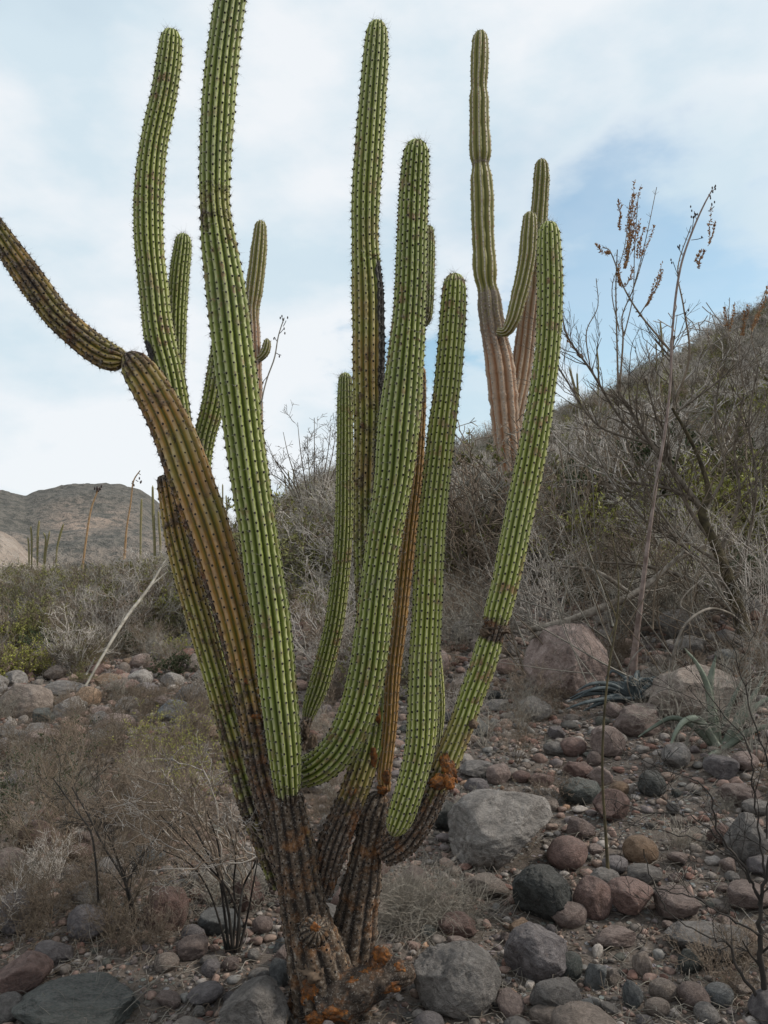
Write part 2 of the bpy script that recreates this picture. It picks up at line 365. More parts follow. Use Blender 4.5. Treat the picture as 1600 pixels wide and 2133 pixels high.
SKIN = cactus_mat('cactus_skin'); SKIN_CARDON = cactus_mat('cardon_skin', True)
GROUND = ground_mat(); GRAVEL = gravel_mat()

# ------------------------------------------------------------------ ground and hills
def polar_sheet(name, r_list, a_list, zf, mat, kind='structure', closed=False, attr=None):
    r = np.asarray(r_list)[:, None]; a = np.asarray(a_list)[None]
    x = r * np.sin(a); y = r * np.cos(a); z = zf(x, y)
    nr, na = x.shape; g = Geo(); v = np.stack([x, y, z], -1).reshape(-1, 3)
    i = np.arange(nr - 1)[:, None] * na; j = np.arange(na if closed else na - 1)[None]; j2 = (j + 1) % na
    f = np.stack([i + j, i + j2, i + na + j2, i + na + j], -1).reshape(-1, 4)[:, ::-1]
    g.add(v, f, 0, **(attr(x, y, z) if attr else {})); o = obj(name, g.mesh(name), mat); o['kind'] = kind; return o
rr = np.concatenate([[0.02], np.geomspace(0.5, 8, 150), np.geomspace(8.2, 90, 130), np.geomspace(95, 3500, 24)])
fine_a = np.linspace(-0.62, 0.62, 330); rest_a = np.linspace(0.62, 2 * math.pi - 0.62, 62)[1:-1]
ground = polar_sheet('ground', rr, np.concatenate([fine_a, rest_a]), H, GROUND, closed=True)

def ridge(name, D, half, table, mat, base_z, scree=None, a_span=(-1.0, -0.02), seed=0, n=(60, 220), rough=2.0):
    tx = np.array([t[0] for t in table]); ty = np.array([t[1] for t in table])
    ta = np.arctan((tx - 800) / F); tz = EYE + D * (1130 - ty) / F
    def zf(x, y):
        r = np.hypot(x, y); a = np.arctan2(x, y); top = np.interp(a, ta, tz)
        s = np.clip(1 - np.abs(r - D) / half, 0, 1); s = s * s * (3 - 2 * s)
        q = np.stack([x, y, np.zeros_like(x)], -1)
        return base_z + (top - base_z) * s + rough * fbm(q / (D * 0.09), 4, seed) * s * (1 - s) * 3 + 0.25 * rough * fbm(q / (D * 0.012), 3, seed + 3) * s
    def at(x, y, z):
        return {'scree': (scree(x, y, z) if scree is not None else np.zeros(x.size)).ravel()}
    return polar_sheet(name, np.linspace(D - half, D + half * 0.9, n[0]), np.linspace(*a_span, n[1]), zf, mat, attr=at)
HILL_MAT = far_hill_mat('far_hill', (.15, .135, .118), (.36, .27, .215), (.085, .082, .073), 0)
MOUND_MAT = far_hill_mat('pale_gravel', (.34, .28, .235), (.42, .35, .30), (.27, .215, .175), 0)
def scree_f(x, y, z):
    a = np.arctan2(x, y); px = 800 + F * np.tan(a); py = 1130 - F * (z - EYE) / np.hypot(x, y)
    return np.clip(1.25 - np.hypot((px - 190) / 105, (py - 1085) / 38), 0, 1)
o = ridge('hill', 480, 230, [(-500, 1010), (-150, 1012), (0, 1034), (50, 1041), (100, 1028), (150, 1019), (200, 1016), (255, 1017), (290, 1026), (320, 1045), (350, 1070), (420, 1100), (600, 1125), (900, 1140)], HILL_MAT, -22, scree_f, seed=11, n=(90, 320), rough=7)
o = ridge('pale_mound', 95, 40, [(-400, 1060), (-100, 1080), (0, 1108), (30, 1122), (60, 1150), (90, 1175), (140, 1200), (300, 1230)], MOUND_MAT, -8, None, a_span=(-0.85, -0.33), seed=21, n=(50, 120), rough=1.0)
o = ridge('hill', 220, 90, [(-500, 1060), (0, 1105), (60, 1112), (150, 1106), (240, 1100), (330, 1108), (420, 1120), (700, 1140)], HILL_MAT, -20, lambda x, y, z: np.full(x.size, 0.35), seed=31, n=(60, 240), rough=2.5)

# ------------------------------------------------------------------ rocks
def ico(sub):
    bm = bmesh.new(); bmesh.ops.create_icosphere(bm, subdivisions=sub, radius=1); bm.verts.ensure_lookup_table()
    v = np.array([x.co for x in bm.verts]); f = np.array([[w.index for w in q.verts] for q in bm.faces]); bm.free(); return v, f
ICO = {k: ico(k) for k in (1, 2, 3, 4, 5, 6)}
def rock_shape(seed, sub, kind='round'):
    rg = np.random.default_rng(seed); v, f = ICO[sub]; v = v.copy(); d = v.copy()
    ncut, lo, hi = {'round': (5, .82, .98), 'angular': (13, .55, .88), 'slab': (10, .6, .9), 'boulder': (10, .68, .93)}[kind]
    v = v * (1 + 0.16 * fbm(d * 0.9 + seed * 3.1, 2, seed))[:, None]
    for _ in range(ncut):
        n = rg.normal(size=3); n /= np.linalg.norm(n); o = rg.uniform(lo, hi) + (.05 * fbm(d * 2.6 + rg.uniform(0, 9), 3, seed + 40) if sub > 2 else 0); q = v @ n - o
        v = v - np.where(q > 0, q * 0.95, 0)[:, None] * n
    amp = {'round': .04, 'angular': .06, 'slab': .06, 'boulder': .075}[kind]
    v = v * (1 + amp * fbm(d * 3 + seed, 4, seed + 1) + amp * 0.35 * fbm(d * 11 + seed, 3, seed + 2))[:, None]
    if sub >= 5:
        cr = fbm(d * np.array([3.2, 1.2, .9]) @ np.array([[.8, 0, .6], [0, 1, 0], [-.6, 0, .8]]) + seed * 1.3, 4, seed + 9); v = v * (1 - 0.045 * np.exp(-(cr / 0.022) ** 2) * (fbm(d * 2 + 5, 2, seed) > -.15))[:, None]
    v = v / np.abs(v).max(0)
    return v, f
PROTO = []
for k, s in (('round', 1), ('round', 2), ('round', 3), ('angular', 4), ('angular', 5), ('angular', 6), ('slab', 7), ('boulder', 8), ('boulder', 9), ('round', 10), ('angular', 11), ('boulder', 12), ('slab', 13)):
    g = Geo(); v, f = rock_shape(s, 4, k); g.add(v, f); me = g.mesh('rock'); me.materials.append(ROCK['grey']); PROTO.append((k, me))
placed = []     # (x, y, radius) of rocks
ROCKS = []      # records for the labels of unnamed rocks
def put_rock(x, y, rx, ry, rz, colour, shape, rot, label=None, sub=None, seed=0, sink=0.35, tilt=(0, 0), name='rock'):
    z = float(H(x, y))
    if sub:
        g = Geo(); v, f = rock_shape(seed, sub, shape); g.add(v, f); me = g.mesh('rock'); me.materials.append(ROCK[colour]); o = bpy.data.objects.new(name, me)
    else:
        c = [m for k, m in PROTO if k == shape] or [PROTO[0][1]]
        o = bpy.data.objects.new(name, c[seed % len(c)]); o.material_slots[0].link = 'OBJECT'; o.material_slots[0].material = ROCK[colour]
    link(o); o.location = (x, y, z + rz * (1 - 2 * sink)); o.scale = (rx, ry, rz); o.rotation_euler = (tilt[0], tilt[1], rot)
    placed.append((x, y, max(rx, ry)))
    if label: tag(o, label, 'rock')
    return o
HERO = [ # px, py, w, h, colour, shape, label
 (1040,1730,240,195,'pale grey','slab','largest smooth grey boulder, leaning uphill right of the cactus base'),
 (1190,1385,184,205,'pink','boulder','tall pinkish brown boulder under the fallen grey branch'),
 (1455,1450,205,150,'tan','boulder','wide tan boulder behind the striped agave'),
 (955,2062,190,160,'pale grey','boulder','cracked pale grey rock beside the orange root at the bottom'),
 (1125,1998,138,135,'purple grey','boulder','lilac grey rock below the pink oval cobble'),
 (1160,2092,112,95,'grey','boulder','rounded grey rock on the bottom edge, next to the pale cracked one'),
 (1138,1875,135,130,'dark grey','boulder','blackish green rock between the grey boulder and the red rocks'),
 (1238,1880,84,98,'red brown','round','upright smooth red rock at the foot of the thin bare stem'),
 (1317,1882,108,92,'red brown','angular','broad red rock touching the upright smooth red one'),
 (1187,1914,82,54,'pink','round','pink oval cobble in front of the blackish green rock'),
 (1337,1777,76,66,'ochre','round','bright ochre rounded rock right of the thin bare stem'),
 (1277,1960,98,44,'pink','angular','flat pink wedge of rock below the broad red rock'),
 (1190,2018,56,66,'green grey','round','dark olive round stone beside the lilac grey rock'),
 (1242,2037,50,74,'blue grey','angular','upright blue grey block among the bottom cobbles'),
 (1280,2042,32,42,'tan','angular','small cream block right of the blue grey upright block'),
 (1277,1690,78,84,'red brown','angular','red brown rock half buried behind the thin bare stem'),
 (1291,1647,44,36,'ochre','round','small orange rock above the half buried red brown rock'),
 (1357,1637,68,66,'dark grey','boulder','dark blue black rock right of the small orange rock'),
 (1215,1652,98,66,'green grey','boulder','dark green grey rock above and right of the largest boulder'),
 (1141,1680,48,38,'tan','angular','brown stone resting on the right edge of the largest boulder'),
 (1210,1730,62,58,'pink','boulder','grey and pink rock under the dark green grey rock'),
 (1206,1606,62,44,'red brown','angular','reddish wedge shaped rock on the open soil above the dark green grey rock'),
 (1196,1560,58,46,'red brown','round','dark maroon rounded rock below the brush'),
 (1157,1563,50,36,'grey','round','grey stone left of the dark maroon rock'),
 (1268,1552,74,78,'pink','boulder','knobbly pinkish rock right of the dark maroon rock'),
 (1240,1584,32,36,'pink','round','small pink stone against the knobbly pinkish rock'),
 (1040,1616,56,50,'pink','boulder','pale pink stone above the top of the largest boulder'),
 (1087,1621,40,30,'red brown','round','small red stone right of the pale pink stone'),
 (1000,1606,84,44,'grey','slab','flat grey stone beside the orange wounded cactus arm'),
 (1130,1628,52,32,'red brown','angular','rough red stone above the shoulder of the largest boulder'),
 (995,1642,56,40,'purple grey','round','dull purplish stone between flat grey stone and largest boulder'),
 (930,1705,72,70,'dark grey','boulder','dark stone tucked left of the largest boulder'),
 (1340,1505,112,80,'pink','boulder','broad pinkish rock left of the striped agave'),
 (1430,1305,112,78,'grey','boulder','shadowed grey boulder under the mossy leaning trunk'),
 (1562,1432,62,38,'tan','slab','small flat topped tan block right of the striped agave'),
 (1417,1893,96,72,'pink','angular','jagged pinkish rock right of the broad red rock'),
 (1475,1965,180,84,'grey','slab','wide dull grey slab behind the bare twigs at the right'),
 (1385,2070,58,48,'tan','round','round tan cobble in the bottom right cobbles'),
 (1372,2104,56,40,'tan','round','flattened tan cobble just below the round tan one'),
 (1340,2012,40,66,'tan','angular','narrow upright tan shard among the bottom cobbles'),
 (1322,2078,40,70,'blue grey','slab','narrow grey green slab standing among the bottom cobbles'),
 (1440,2010,56,56,'green grey','boulder','dark olive brown rock above the bottom right cobbles'),
 (1502,2080,60,52,'blue grey','round','bluish round cobble near the bottom right corner'),
 (1225,2112,54,60,'blue grey','angular','slate blue stone on the bottom edge'),
 (1145,2122,80,44,'tan','round','brown topped stone cut by the bottom edge'),
 (1507,1602,74,60,'purple grey','boulder','purplish rock below the striped agave'),
 (1545,1662,90,52,'pink','boulder','pink banded rock at the right edge'),
 (1582,1685,66,38,'pale grey','round','pale crusted stone in front of the pink banded rock'),
 (1565,1755,96,120,'grey','boulder','large grey rock cut by the right edge behind twigs'),
 (1500,1745,58,52,'red brown','angular','angular brown rock left of the large grey edge rock'),
 (1262,1835,72,48,'grey','boulder','grey stone where the thin bare stem enters the ground'),
 (1343,1825,76,42,'grey','round','smooth grey stone under the bright ochre rock'),
 (955,1932,86,62,'red brown','boulder','dark reddish rock at the right edge of the dead grass tuft'),
 (1010,1850,104,58,'tan','slab','pale flat stone in front of the largest boulder'),
 (545,1932,44,40,'pink','round','smooth egg shaped stone between black stems and cactus trunk'),
 (530,2115,150,125,'pale grey','boulder','big pale block left of the trunk on the bottom edge'),
 (582,2032,44,68,'blue grey','boulder','blue grey stone pressed against the left of the trunk'),
 (540,2036,50,28,'grey','round','small oblong stone above the big pale block'),
 (440,2022,42,40,'purple grey','round','round purplish stone left of the oblong one'),
 (170,2110,290,90,'green grey','slab','large flat dark green boulder at bottom left'),
 (40,2045,120,96,'red brown','boulder','brown rock in the bottom left corner'),
 (185,1930,96,88,'purple grey','boulder','lilac grey rock above the flat dark green boulder'),
 (28,1912,66,110,'purple grey','boulder','tall purplish rock on the left edge'),
 (86,1890,46,46,'tan','round','brownish stone right of the tall purplish rock'),
 (340,1900,96,116,'red brown','boulder','long reddish boulder sloping behind the black stemmed shrub'),
 (400,1952,52,44,'purple grey','round','round grey stone right of the long reddish boulder'),
 (110,1992,96,52,'purple grey','angular','crumbling purplish rock above left end of the dark green boulder'),
 (174,1722,40,30,'pink','round','small pink stone among the twigs at the left'),
 (308,1785,96,52,'blue grey','boulder','blue green rock beneath the twiggy shrub'),
 (515,1870,74,84,'red brown','boulder','reddish rock behind the black shrub stems'),
 (42,1465,116,92,'tan','boulder','large pale tan boulder on the left edge'),
 (100,1372,88,56,'tan','boulder','brown domed boulder above the pale tan one'),
 (257,1394,26,32,'tan','round','small upright tan stone perched on the rocky slope'),
 (250,1434,80,38,'red brown','boulder','reddish brown rock right below the upright tan stone'),
 (135,1435,96,40,'grey','slab','flat grey rock between the two tan boulders'),
 (300,1440,62,40,'purple grey','boulder','greyish purple rock right of the reddish brown one'),
 (272,1378,44,18,'ochre','slab','rust coloured flat rock behind the upright tan stone'),
 (240,1510,80,46,'pink','boulder','pinkish rock half hidden by twigs left of the cactus'),
 (345,1462,56,30,'pink','slab','low pink stone near the leftmost cactus arm'),
 (25,1320,60,40,'grey','boulder','grey boulder in the brush on the left edge'),
 (690,1770,40,30,'blue grey','round','pale stone glimpsed between the two cactus trunks'),
 (660,1640,44,36,'grey','boulder','grey stone glimpsed under the curved green arm'),
]
for i, (px, py, w, h, c, sh, lab) in enumerate(HERO):
    base = ground_at(px, py + 0.30 * h)
    if base is None: continue
    t = math.hypot(base[1], 0) ; mp = base[1] / F
    rx = w * mp / 2; rz = h * mp / 2 * 0.93; ry = (rx + rz) / 2 * (0.9 if sh != 'slab' else 1.0)
    if sh == 'slab': rz *= 0.9
    y = base[1] + ry * 0.35
    rg = np.random.default_rng(100 + i)
    lean = -0.30 if i == 0 else rg.uniform(-.12, .12)
    o = put_rock(base[0], y, rx, ry, rz, c, sh, rg.uniform(-.3, .3), lab, sub=6 if w > 130 else 5 if w > 60 else 4, seed=200 + i, sink=0.2, tilt=(rg.uniform(-.1, .1), lean))
    if w > 90: o['category'] = 'boulder'
    placed[-1] = (base[0], y, max(rx, ry))

# scattered rocks: individuals first, the pebbles between them as one heap of gravel
LAND = [(1040,1730,'the largest grey boulder'),(1190,1388,'the tall pinkish brown boulder'),(1455,1450,'the wide tan boulder'),(955,2062,'the cracked pale rock'),
 (1138,1875,'the blackish green rock'),(1317,1882,'the broad red rock'),(1337,1777,'the ochre rock'),(1242,2037,'the upright blue grey block'),(1357,1637,'the dark blue black rock'),
 (1475,1965,'the wide grey slab'),(1565,1755,'the grey edge rock'),(1440,2010,'the dark olive brown rock'),(850,1880,'the dead grass tuft'),(690,2050,'the cactus trunk'),(480,1960,'the black stemmed shrub'),
 (530,2115,'the big pale block'),(185,2085,'the dark green boulder'),(185,1930,'the lilac grey rock'),(340,1900,'the long reddish boulder'),(28,1912,'the tall purplish rock'),
 (42,1465,'the pale tan boulder'),(250,1434,'the reddish brown rock'),(100,1372,'the brown domed boulder'),(1268,1552,'the knobbly pinkish rock'),(308,1785,'the blue green rock'),(1500,1540,'the striped agave'),
 (345,1462,'the low pink stone'),(1125,1998,'the bottom lilac rock'),(1210,1730,'the grey and pink rock'),(1087,1621,'the small red stone'),(800,1560,'the ochre arm')]
rg = np.random.default_rng(42)
COLN = list(ROCK.keys()); CW = np.array([.20, .13, .22, .10, .03, .17, .02, .04, .07, .02]); CW /= CW.sum()
cand = []
for _ in range(9000):
    px = rg.uniform(-60, 1660); py = 1290 + (2200 - 1290) * rg.random() ** 0.75
    cand.append((px, py))
n_ind = 0
grid = {}
def free(x, y, r, k=0.78):
    cx, cy = int(x / 0.4), int(y / 0.4)
    for a in range(cx - 1, cx + 2):
        for b in range(cy - 1, cy + 2):
            for (qx, qy, qr) in grid.get((a, b), ()):
                if (x - qx) ** 2 + (y - qy) ** 2 < (k * (r + qr)) ** 2: return False
    return True
def put(x, y, r):
    n = int(r / 0.4) + 1; cx, cy = int(x / 0.4), int(y / 0.4)
    for a in range(cx - n, cx + n + 1):
        for b in range(cy - n, cy + n + 1): grid.setdefault((a, b), []).append((x, y, r))
for q in placed: put(*q)
put(-0.18, 2.8, 0.16)
SIZES = [('sizeable', .10, .19, 60), ('big', .07, .11, 38), ('middling', .042, .07, 70), ('small', .027, .042, 75)]
ci = 0
left_c = [(rg.uniform(-30, 500), rg.uniform(1325, 1560)) for _ in range(400)] + [(rg.uniform(960, 1620), rg.uniform(1230, 1480)) for _ in range(120)]
rg.shuffle(left_c); cand = [tuple(c) for c in left_c[:230]] + cand
for sname, lo, hi, cnt in SIZES:
    k = 0
    if sname == 'big': ci = max(ci, 230)
    while k < cnt and ci < (230 if sname == 'sizeable' else len(cand)):
        px, py = cand[ci]; ci += 1
        p = ground_at(px, py, 13)
        if p is None: continue
        r = rg.uniform(lo, hi) * (1 if sname == 'sizeable' else 1 + max(0, p[1] - 3.5) * 0.22)
        if not free(p[0], p[1], r): continue
        put(p[0], p[1], r); k += 1
        sh = rg.choice(['round', 'angular', 'boulder', 'slab'], p=[.20, .45, .23, .12]); c = str(rg.choice(COLN, p=CW))
        o = put_rock(p[0], p[1], r * rg.uniform(.85, 1.1), r * rg.uniform(.75, 1.0), r * rg.uniform(.5, .8), c, str(sh), rg.uniform(0, 6.28), None, seed=int(rg.integers(99)), sink=rg.uniform(.1, .3), tilt=(rg.uniform(-.35, .35), rg.uniform(-.35, .35)))
        qx, qy = proj((p[0], p[1], p[2])); ROCKS.append((o, qx, qy, sname, c, str(sh)))
from collections import defaultdict
buckets = defaultdict(list)
SHW = {'round': 'rounded stone', 'angular': 'angular stone', 'boulder': 'lumpy rock', 'slab': 'flat stone'}
for rec in ROCKS:
    o, qx, qy, sname, c, sh = rec
    d, lx, ly, ln = min((math.hypot(qx - lx, qy - ly), lx, ly, ln) for lx, ly, ln in LAND)
    dx, dy = qx - lx, qy - ly
    side = ('right of ' if dx > 0 else 'left of ') if abs(dx) > abs(dy) else ('in front of ' if dy > 0 else 'behind ')
    buckets[(sname, c, SHW[sh], side + ln)].append(rec)
ORD = ['', 'second ', 'third ', 'fourth ', 'fifth ', 'sixth ', 'seventh ', 'eighth ', 'ninth ']
for (sname, c, w, where), recs in buckets.items():
    recs.sort(key=lambda r: r[1])
    for i, r in enumerate(recs):
        lab = f'{sname} {c} {w} {where}'
        if len(recs) > 1: lab = (f'{ORD[i]}{sname} {c} {w} from the left, {where}' if i else f'leftmost {sname} {c} {w} {where}')
        tag(r[0], lab, 'rock', 'loose rocks on the slope')
# gravel
g = Geo(); n_p = 0
for _ in range(60000):
    if n_p > 15000: break
    y = 2.0 + 8.5 * rg.random() ** 1.2; x = rg.uniform(-0.56, 0.56) * y
    r = 0.006 + 0.026 * rg.random() ** 2.0; r *= 1 + max(0, y - 3) * 0.42
    dens = 0.45 + 0.55 * float(vnoise(np.array([x * 1.3, y * 1.3, 3.0]), 9) > -0.1)
    if rg.random() > dens or not free(x, y, r, 0.75): continue
    v, f = ICO[1 if r < 0.016 else 2]; s = int(rg.integers(1000))
    q = v * (1 + 0.34 * vnoise(v * 1.5 + s, s))[:, None]
    if s % 3:
        for cn in rg.normal(size=(4, 3)):
            cn /= np.linalg.norm(cn); qq = q @ cn - .62; q = q - np.where(qq > 0, qq, 0)[:, None] * cn
    q = q * np.array([1, rg.uniform(.6, 1), rg.uniform(.45, .8)]) * r
    a = rg.uniform(0, 6.28); ca, sa = math.cos(a), math.sin(a); q = q @ np.array([[ca, sa, 0], [-sa, ca, 0], [0, 0, 1]])
    col = ROCK_COLS[COLN[int(rg.choice(len(COLN), p=CW))]] * rg.uniform(.7, 1.15); col = (col * .62 + col.mean() * .38) * np.array([1.22, 1.12, 1.05])
    g.add(q + np.array([x, y, float(H(x, y)) + r * 0.25]), f, 0, tint=col); put(x, y, r); n_p += 1
o = obj('gravel', g.mesh('gravel'), GRAVEL, kind='stuff'); tag(o, 'loose mixed pebbles and gravel covering the soil between the rocks', 'gravel')

# ------------------------------------------------------------------ cactus building
def ribbed(path, nrib, depth=0.25, tip=True, step=0.0085, spacing=0.030, scallop=0.05, twist=0.0, fn=None, seed=0, sub=6, base_round=False, sharp=0.62, wob=0.03, tip_len=1.25, rough=0.0):
    """path rows: px, py, width px, Y (base first, tip last); returns skin geometry and rib crest data"""
    a = np.asarray(path, float); sp_ = spline(a, 260)
    p3 = np.array([P(r[0], r[1], r[3]) for r in sp_]); rad = np.maximum(sp_[:, 2], 3) / 2 * sp_[:, 3] / F
    q, s = resample(np.concatenate([p3, rad[:, None], sp_[:, :2]], 1), step)
    L = s[-1]; R = q[:, 3].copy(); n = len(q); q[:, 0] += 0; 
    nz = np.stack([s * 4 + seed, np.zeros(n), np.zeros(n)], 1); R *= 1 + wob * fbm(nz * 2.2, 3, seed)
    prof = np.ones(n)
    if tip:
        rt = np.interp(L * 0.97, s, R) * tip_len; u = np.clip((s - (L - rt)) / rt, 0, 1); prof = np.sqrt(np.clip(1 - u ** 2.3, 0, 1))
    if base_round:
        rb = R[0] * 1.3; u = np.clip((rb - s) / rb, 0, 1); prof = prof * np.sqrt(np.clip(1 - 0.8 * u ** 2.2, 0, 1))
    R = R * np.maximum(prof, 0.02)
    t, nn, bb = frames(q[:, :3])
    K = nrib * sub; th = np.arange(K) * 2 * math.pi / K
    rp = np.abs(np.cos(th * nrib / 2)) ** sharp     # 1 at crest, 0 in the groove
    rg_ = np.random.default_rng(seed + 5); ph = rg_.random(nrib)
    ribidx = (np.round(th * nrib / (2 * math.pi)).astype(int)) % nrib
    sc = 0.5 + 0.5 * np.cos(2 * math.pi * (s[:, None] / spacing - ph[ribidx][None]))
    irr = 1 + 0.018 * vnoise(np.stack(np.broadcast_arrays(s[:, None] * 9, ribidx[None] * 3.7 + seed, np.zeros((n, K))), -1), seed)
    prof2 = (1 - depth * (1 - rp)[None] + scallop * sc * (rp[None] ** 3) - scallop * 0.5) * irr
    tw = th[None] + twist * s[:, None] + 0.10 * fbm(nz * 0.6 + 9, 2, seed)[:, None]
    dirs = nn[:, None] * np.cos(tw)[..., None] + bb[:, None] * np.sin(tw)[..., None]
    if rough:
        qq = q[:, None, :3] + dirs * R[:, None, None]
        prof2 = prof2 * (1 + rough * (fbm(qq * 9 + seed, 3, seed) + .55 * fbm(qq * 34 + seed, 3, seed + 1)))
    v = q[:, None, :3] + dirs * (R[:, None] * prof2)[..., None]
    i = np.arange(n - 1)[:, None] * K; j = np.arange(K)[None]; j2 = (j + 1) % K
    f = np.stack([i + j, i + j2, i + K + j2, i + K + j], -1).reshape(-1, 4)
    px = np.broadcast_to(q[:, 4][:, None], (n, K)); py = np.broadcast_to(q[:, 5][:, None], (n, K))
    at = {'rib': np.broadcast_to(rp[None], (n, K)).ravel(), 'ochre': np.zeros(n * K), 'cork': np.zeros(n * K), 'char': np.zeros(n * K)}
    if fn:
        nrm_x = dirs[..., 0]
        for k_, val in fn(py, nrm_x, s[:, None] / L).items(): at[k_] = np.clip(np.broadcast_to(val, (n, K)), 0, 1).ravel()
    g = Geo(); fs = [f]
    fs.append((np.arange(K)[::-1])[None] if True else None); fs.append((np.arange(K) + (n - 1) * K)[None])
    g.add(v.reshape(-1, 3), fs, 0, **at)
    if rough > .25:
        at['rib'] = np.clip(.62 + .5 * fbm(v.reshape(-1, 3) * 25, 3, seed), 0, 1); g.at['rib'] = [at['rib']]
    crest = []
    for r in range(nrib):
        k = r * sub
        pos = (ph[r] + np.arange(int(L / spacing) + 2) + rg_.normal(size=int(L / spacing) + 2) * .09) * spacing; pos = pos[(pos > 0.01) & (pos < L - 0.002)]
        fi = pos / L * (n - 1); i0 = np.clip(fi.astype(int), 0, n - 2); w = (fi - i0)[:, None]
        c = v[i0, k] * (1 - w) + v[i0 + 1, k] * w; d = dirs[i0, k]; tt = t[i0]
        # near the tip the outward direction bends upward
        if tip:
            u = np.clip((pos - (L - rt)) / rt, 0, 1)[:, None]; d = d * (1 - u ** 2) + tt * u ** 2 * 1.2; d /= np.linalg.norm(d, axis=1)[:, None]
        else: u = np.zeros((len(pos), 1))
        crest.append((c, d, tt, u[:, 0], np.full(len(pos), R[i0])))
    return g, crest
def areoles(crest, size=0.0033, spine=0.019, n_sp=8, seed=0, tip_dark=True, spine_r=0.0004):
    ga, gs = Geo(), Geo(); rg_ = np.random.default_rng(seed)
    c = np.concatenate([x[0] for x in crest]); d = np.concatenate([x[1] for x in crest]); t = np.concatenate([x[2] for x in crest]); u = np.concatenate([x[3] for x in crest]); Rr = np.concatenate([x[4] for x in crest])
    n = len(c)
    if n == 0: return None, None
    side = np.cross(d, t); side /= np.linalg.norm(side, axis=1)[:, None] + 1e-9; tt = np.cross(side, d)
    sz = size * rg_.uniform(.75, 1.2, n) * np.clip(Rr / 0.045, .55, 1.1)
    k = 6; th = np.arange(k) * 2 * math.pi / k
    ring = c[:, None] + sz[:, None, None] * (side[:, None] * np.cos(th)[None, :, None] + tt[:, None] * np.sin(th)[None, :, None] * 1.15) - d[:, None] * 0.0012
    top = c + d * sz[:, None] * 0.75
    mid = c[:, None] + sz[:, None, None] * 0.72 * (side[:, None] * np.cos(th)[None, :, None] + tt[:, None] * np.sin(th)[None, :, None]) + d[:, None] * sz[:, None, None] * 0.5
    v = np.concatenate([ring, mid, top[:, None]], 1); m = 2 * k + 1
    b = (np.arange(n) * m)[:, None]; j = np.arange(k)[None]; j2 = (j + 1) % k
    q = np.stack([b + j, b + j2, b + k + j2, b + k + j], -1).reshape(-1, 4); tr = np.stack([b + k + j, b + k + j2, b + 2 * k + 0 * j], -1).reshape(-1, 3)
    ga.add(v.reshape(-1, 3), [q, tr])
    if n_sp:
        a = rg_.uniform(0, 2 * math.pi, (n, n_sp)); el = rg_.uniform(0.15, 1.1, (n, n_sp))
        ln = spine * rg_.uniform(.3, 1.0, (n, n_sp)) ** 1.3 * (1 + .8 * (rg_.random((n, n_sp)) > .86)) * (rg_.random((n, 1)) > .08) * (1 + 0.9 * u[:, None])
        dr = (side[:, None] * np.cos(a)[..., None] + tt[:, None] * np.sin(a)[..., None]) * np.cos(el)[..., None] + d[:, None] * np.sin(el)[..., None]
        b0 = np.broadcast_to(c[:, None], dr.shape) + d[:, None] * 0.001
        e1 = np.cross(dr, d[:, None] + 0.01); e1 /= np.linalg.norm(e1, axis=2)[..., None] + 1e-9; e2 = np.cross(dr, e1)
        vs = np.stack([b0 + e1 * spine_r, b0 - e1 * spine_r * .5 + e2 * spine_r * .87, b0 - e1 * spine_r * .5 - e2 * spine_r * .87, b0 + dr * ln[..., None]], 2).reshape(-1, 3)
        b = (np.arange(n * n_sp) * 4)[:, None]
        fs = np.concatenate([b + np.array([[0, 1, 3]]), b + np.array([[1, 2, 3]]), b + np.array([[2, 0, 3]])])
        gs.add(vs, fs)
    return ga, gs
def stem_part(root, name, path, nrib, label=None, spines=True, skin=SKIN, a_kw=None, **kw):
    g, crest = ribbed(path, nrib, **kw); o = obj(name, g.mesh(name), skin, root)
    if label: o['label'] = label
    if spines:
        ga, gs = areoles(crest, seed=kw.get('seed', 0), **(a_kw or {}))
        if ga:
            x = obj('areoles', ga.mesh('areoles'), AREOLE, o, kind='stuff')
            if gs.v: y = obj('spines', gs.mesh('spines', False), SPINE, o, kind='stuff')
    return o
def ip(py, *kn):
    xs = np.array([k[0] for k in kn], float); ys = np.array([k[1] for k in kn], float); return np.interp(py, xs, ys)
def rel(root, o):   # keep world placement while parented to an empty at its base
    o.matrix_parent_inverse = Matrix.Translation(-root.location)

base_pt = np.array(ground_at(690, 2105))
cactus = empty('organ_pipe_cactus', tuple(base_pt), 'large many armed green organ pipe cactus rising from one gnarled trunk', 'cactus')
Y0 = 2.78
parts = []
def arm(path, nrib, label=None, **kw):
    o = stem_part(cactus, 'arm', path, nrib, label, **kw); parts.append(o); return o
# C : thick tall front arm
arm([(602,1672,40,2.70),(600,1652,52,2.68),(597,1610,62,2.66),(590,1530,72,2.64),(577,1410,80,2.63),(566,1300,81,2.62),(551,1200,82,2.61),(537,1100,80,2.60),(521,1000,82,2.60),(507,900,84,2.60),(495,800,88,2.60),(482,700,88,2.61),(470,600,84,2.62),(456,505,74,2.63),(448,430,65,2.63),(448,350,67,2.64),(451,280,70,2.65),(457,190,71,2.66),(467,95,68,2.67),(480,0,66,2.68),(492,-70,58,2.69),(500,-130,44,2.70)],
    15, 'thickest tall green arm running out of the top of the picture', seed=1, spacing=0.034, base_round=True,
    fn=lambda py, nx, u: {'cork': np.maximum(ip(py, (1560, 0), (1640, .45), (1660, .9)), ip(py, (370, 0), (400, .38), (450, .42), (560, .2), (620, 0))), 'ochre': ip(py, (340, 0), (400, .4), (480, .35), (620, .15), (1500, .05), (1640, .3))})
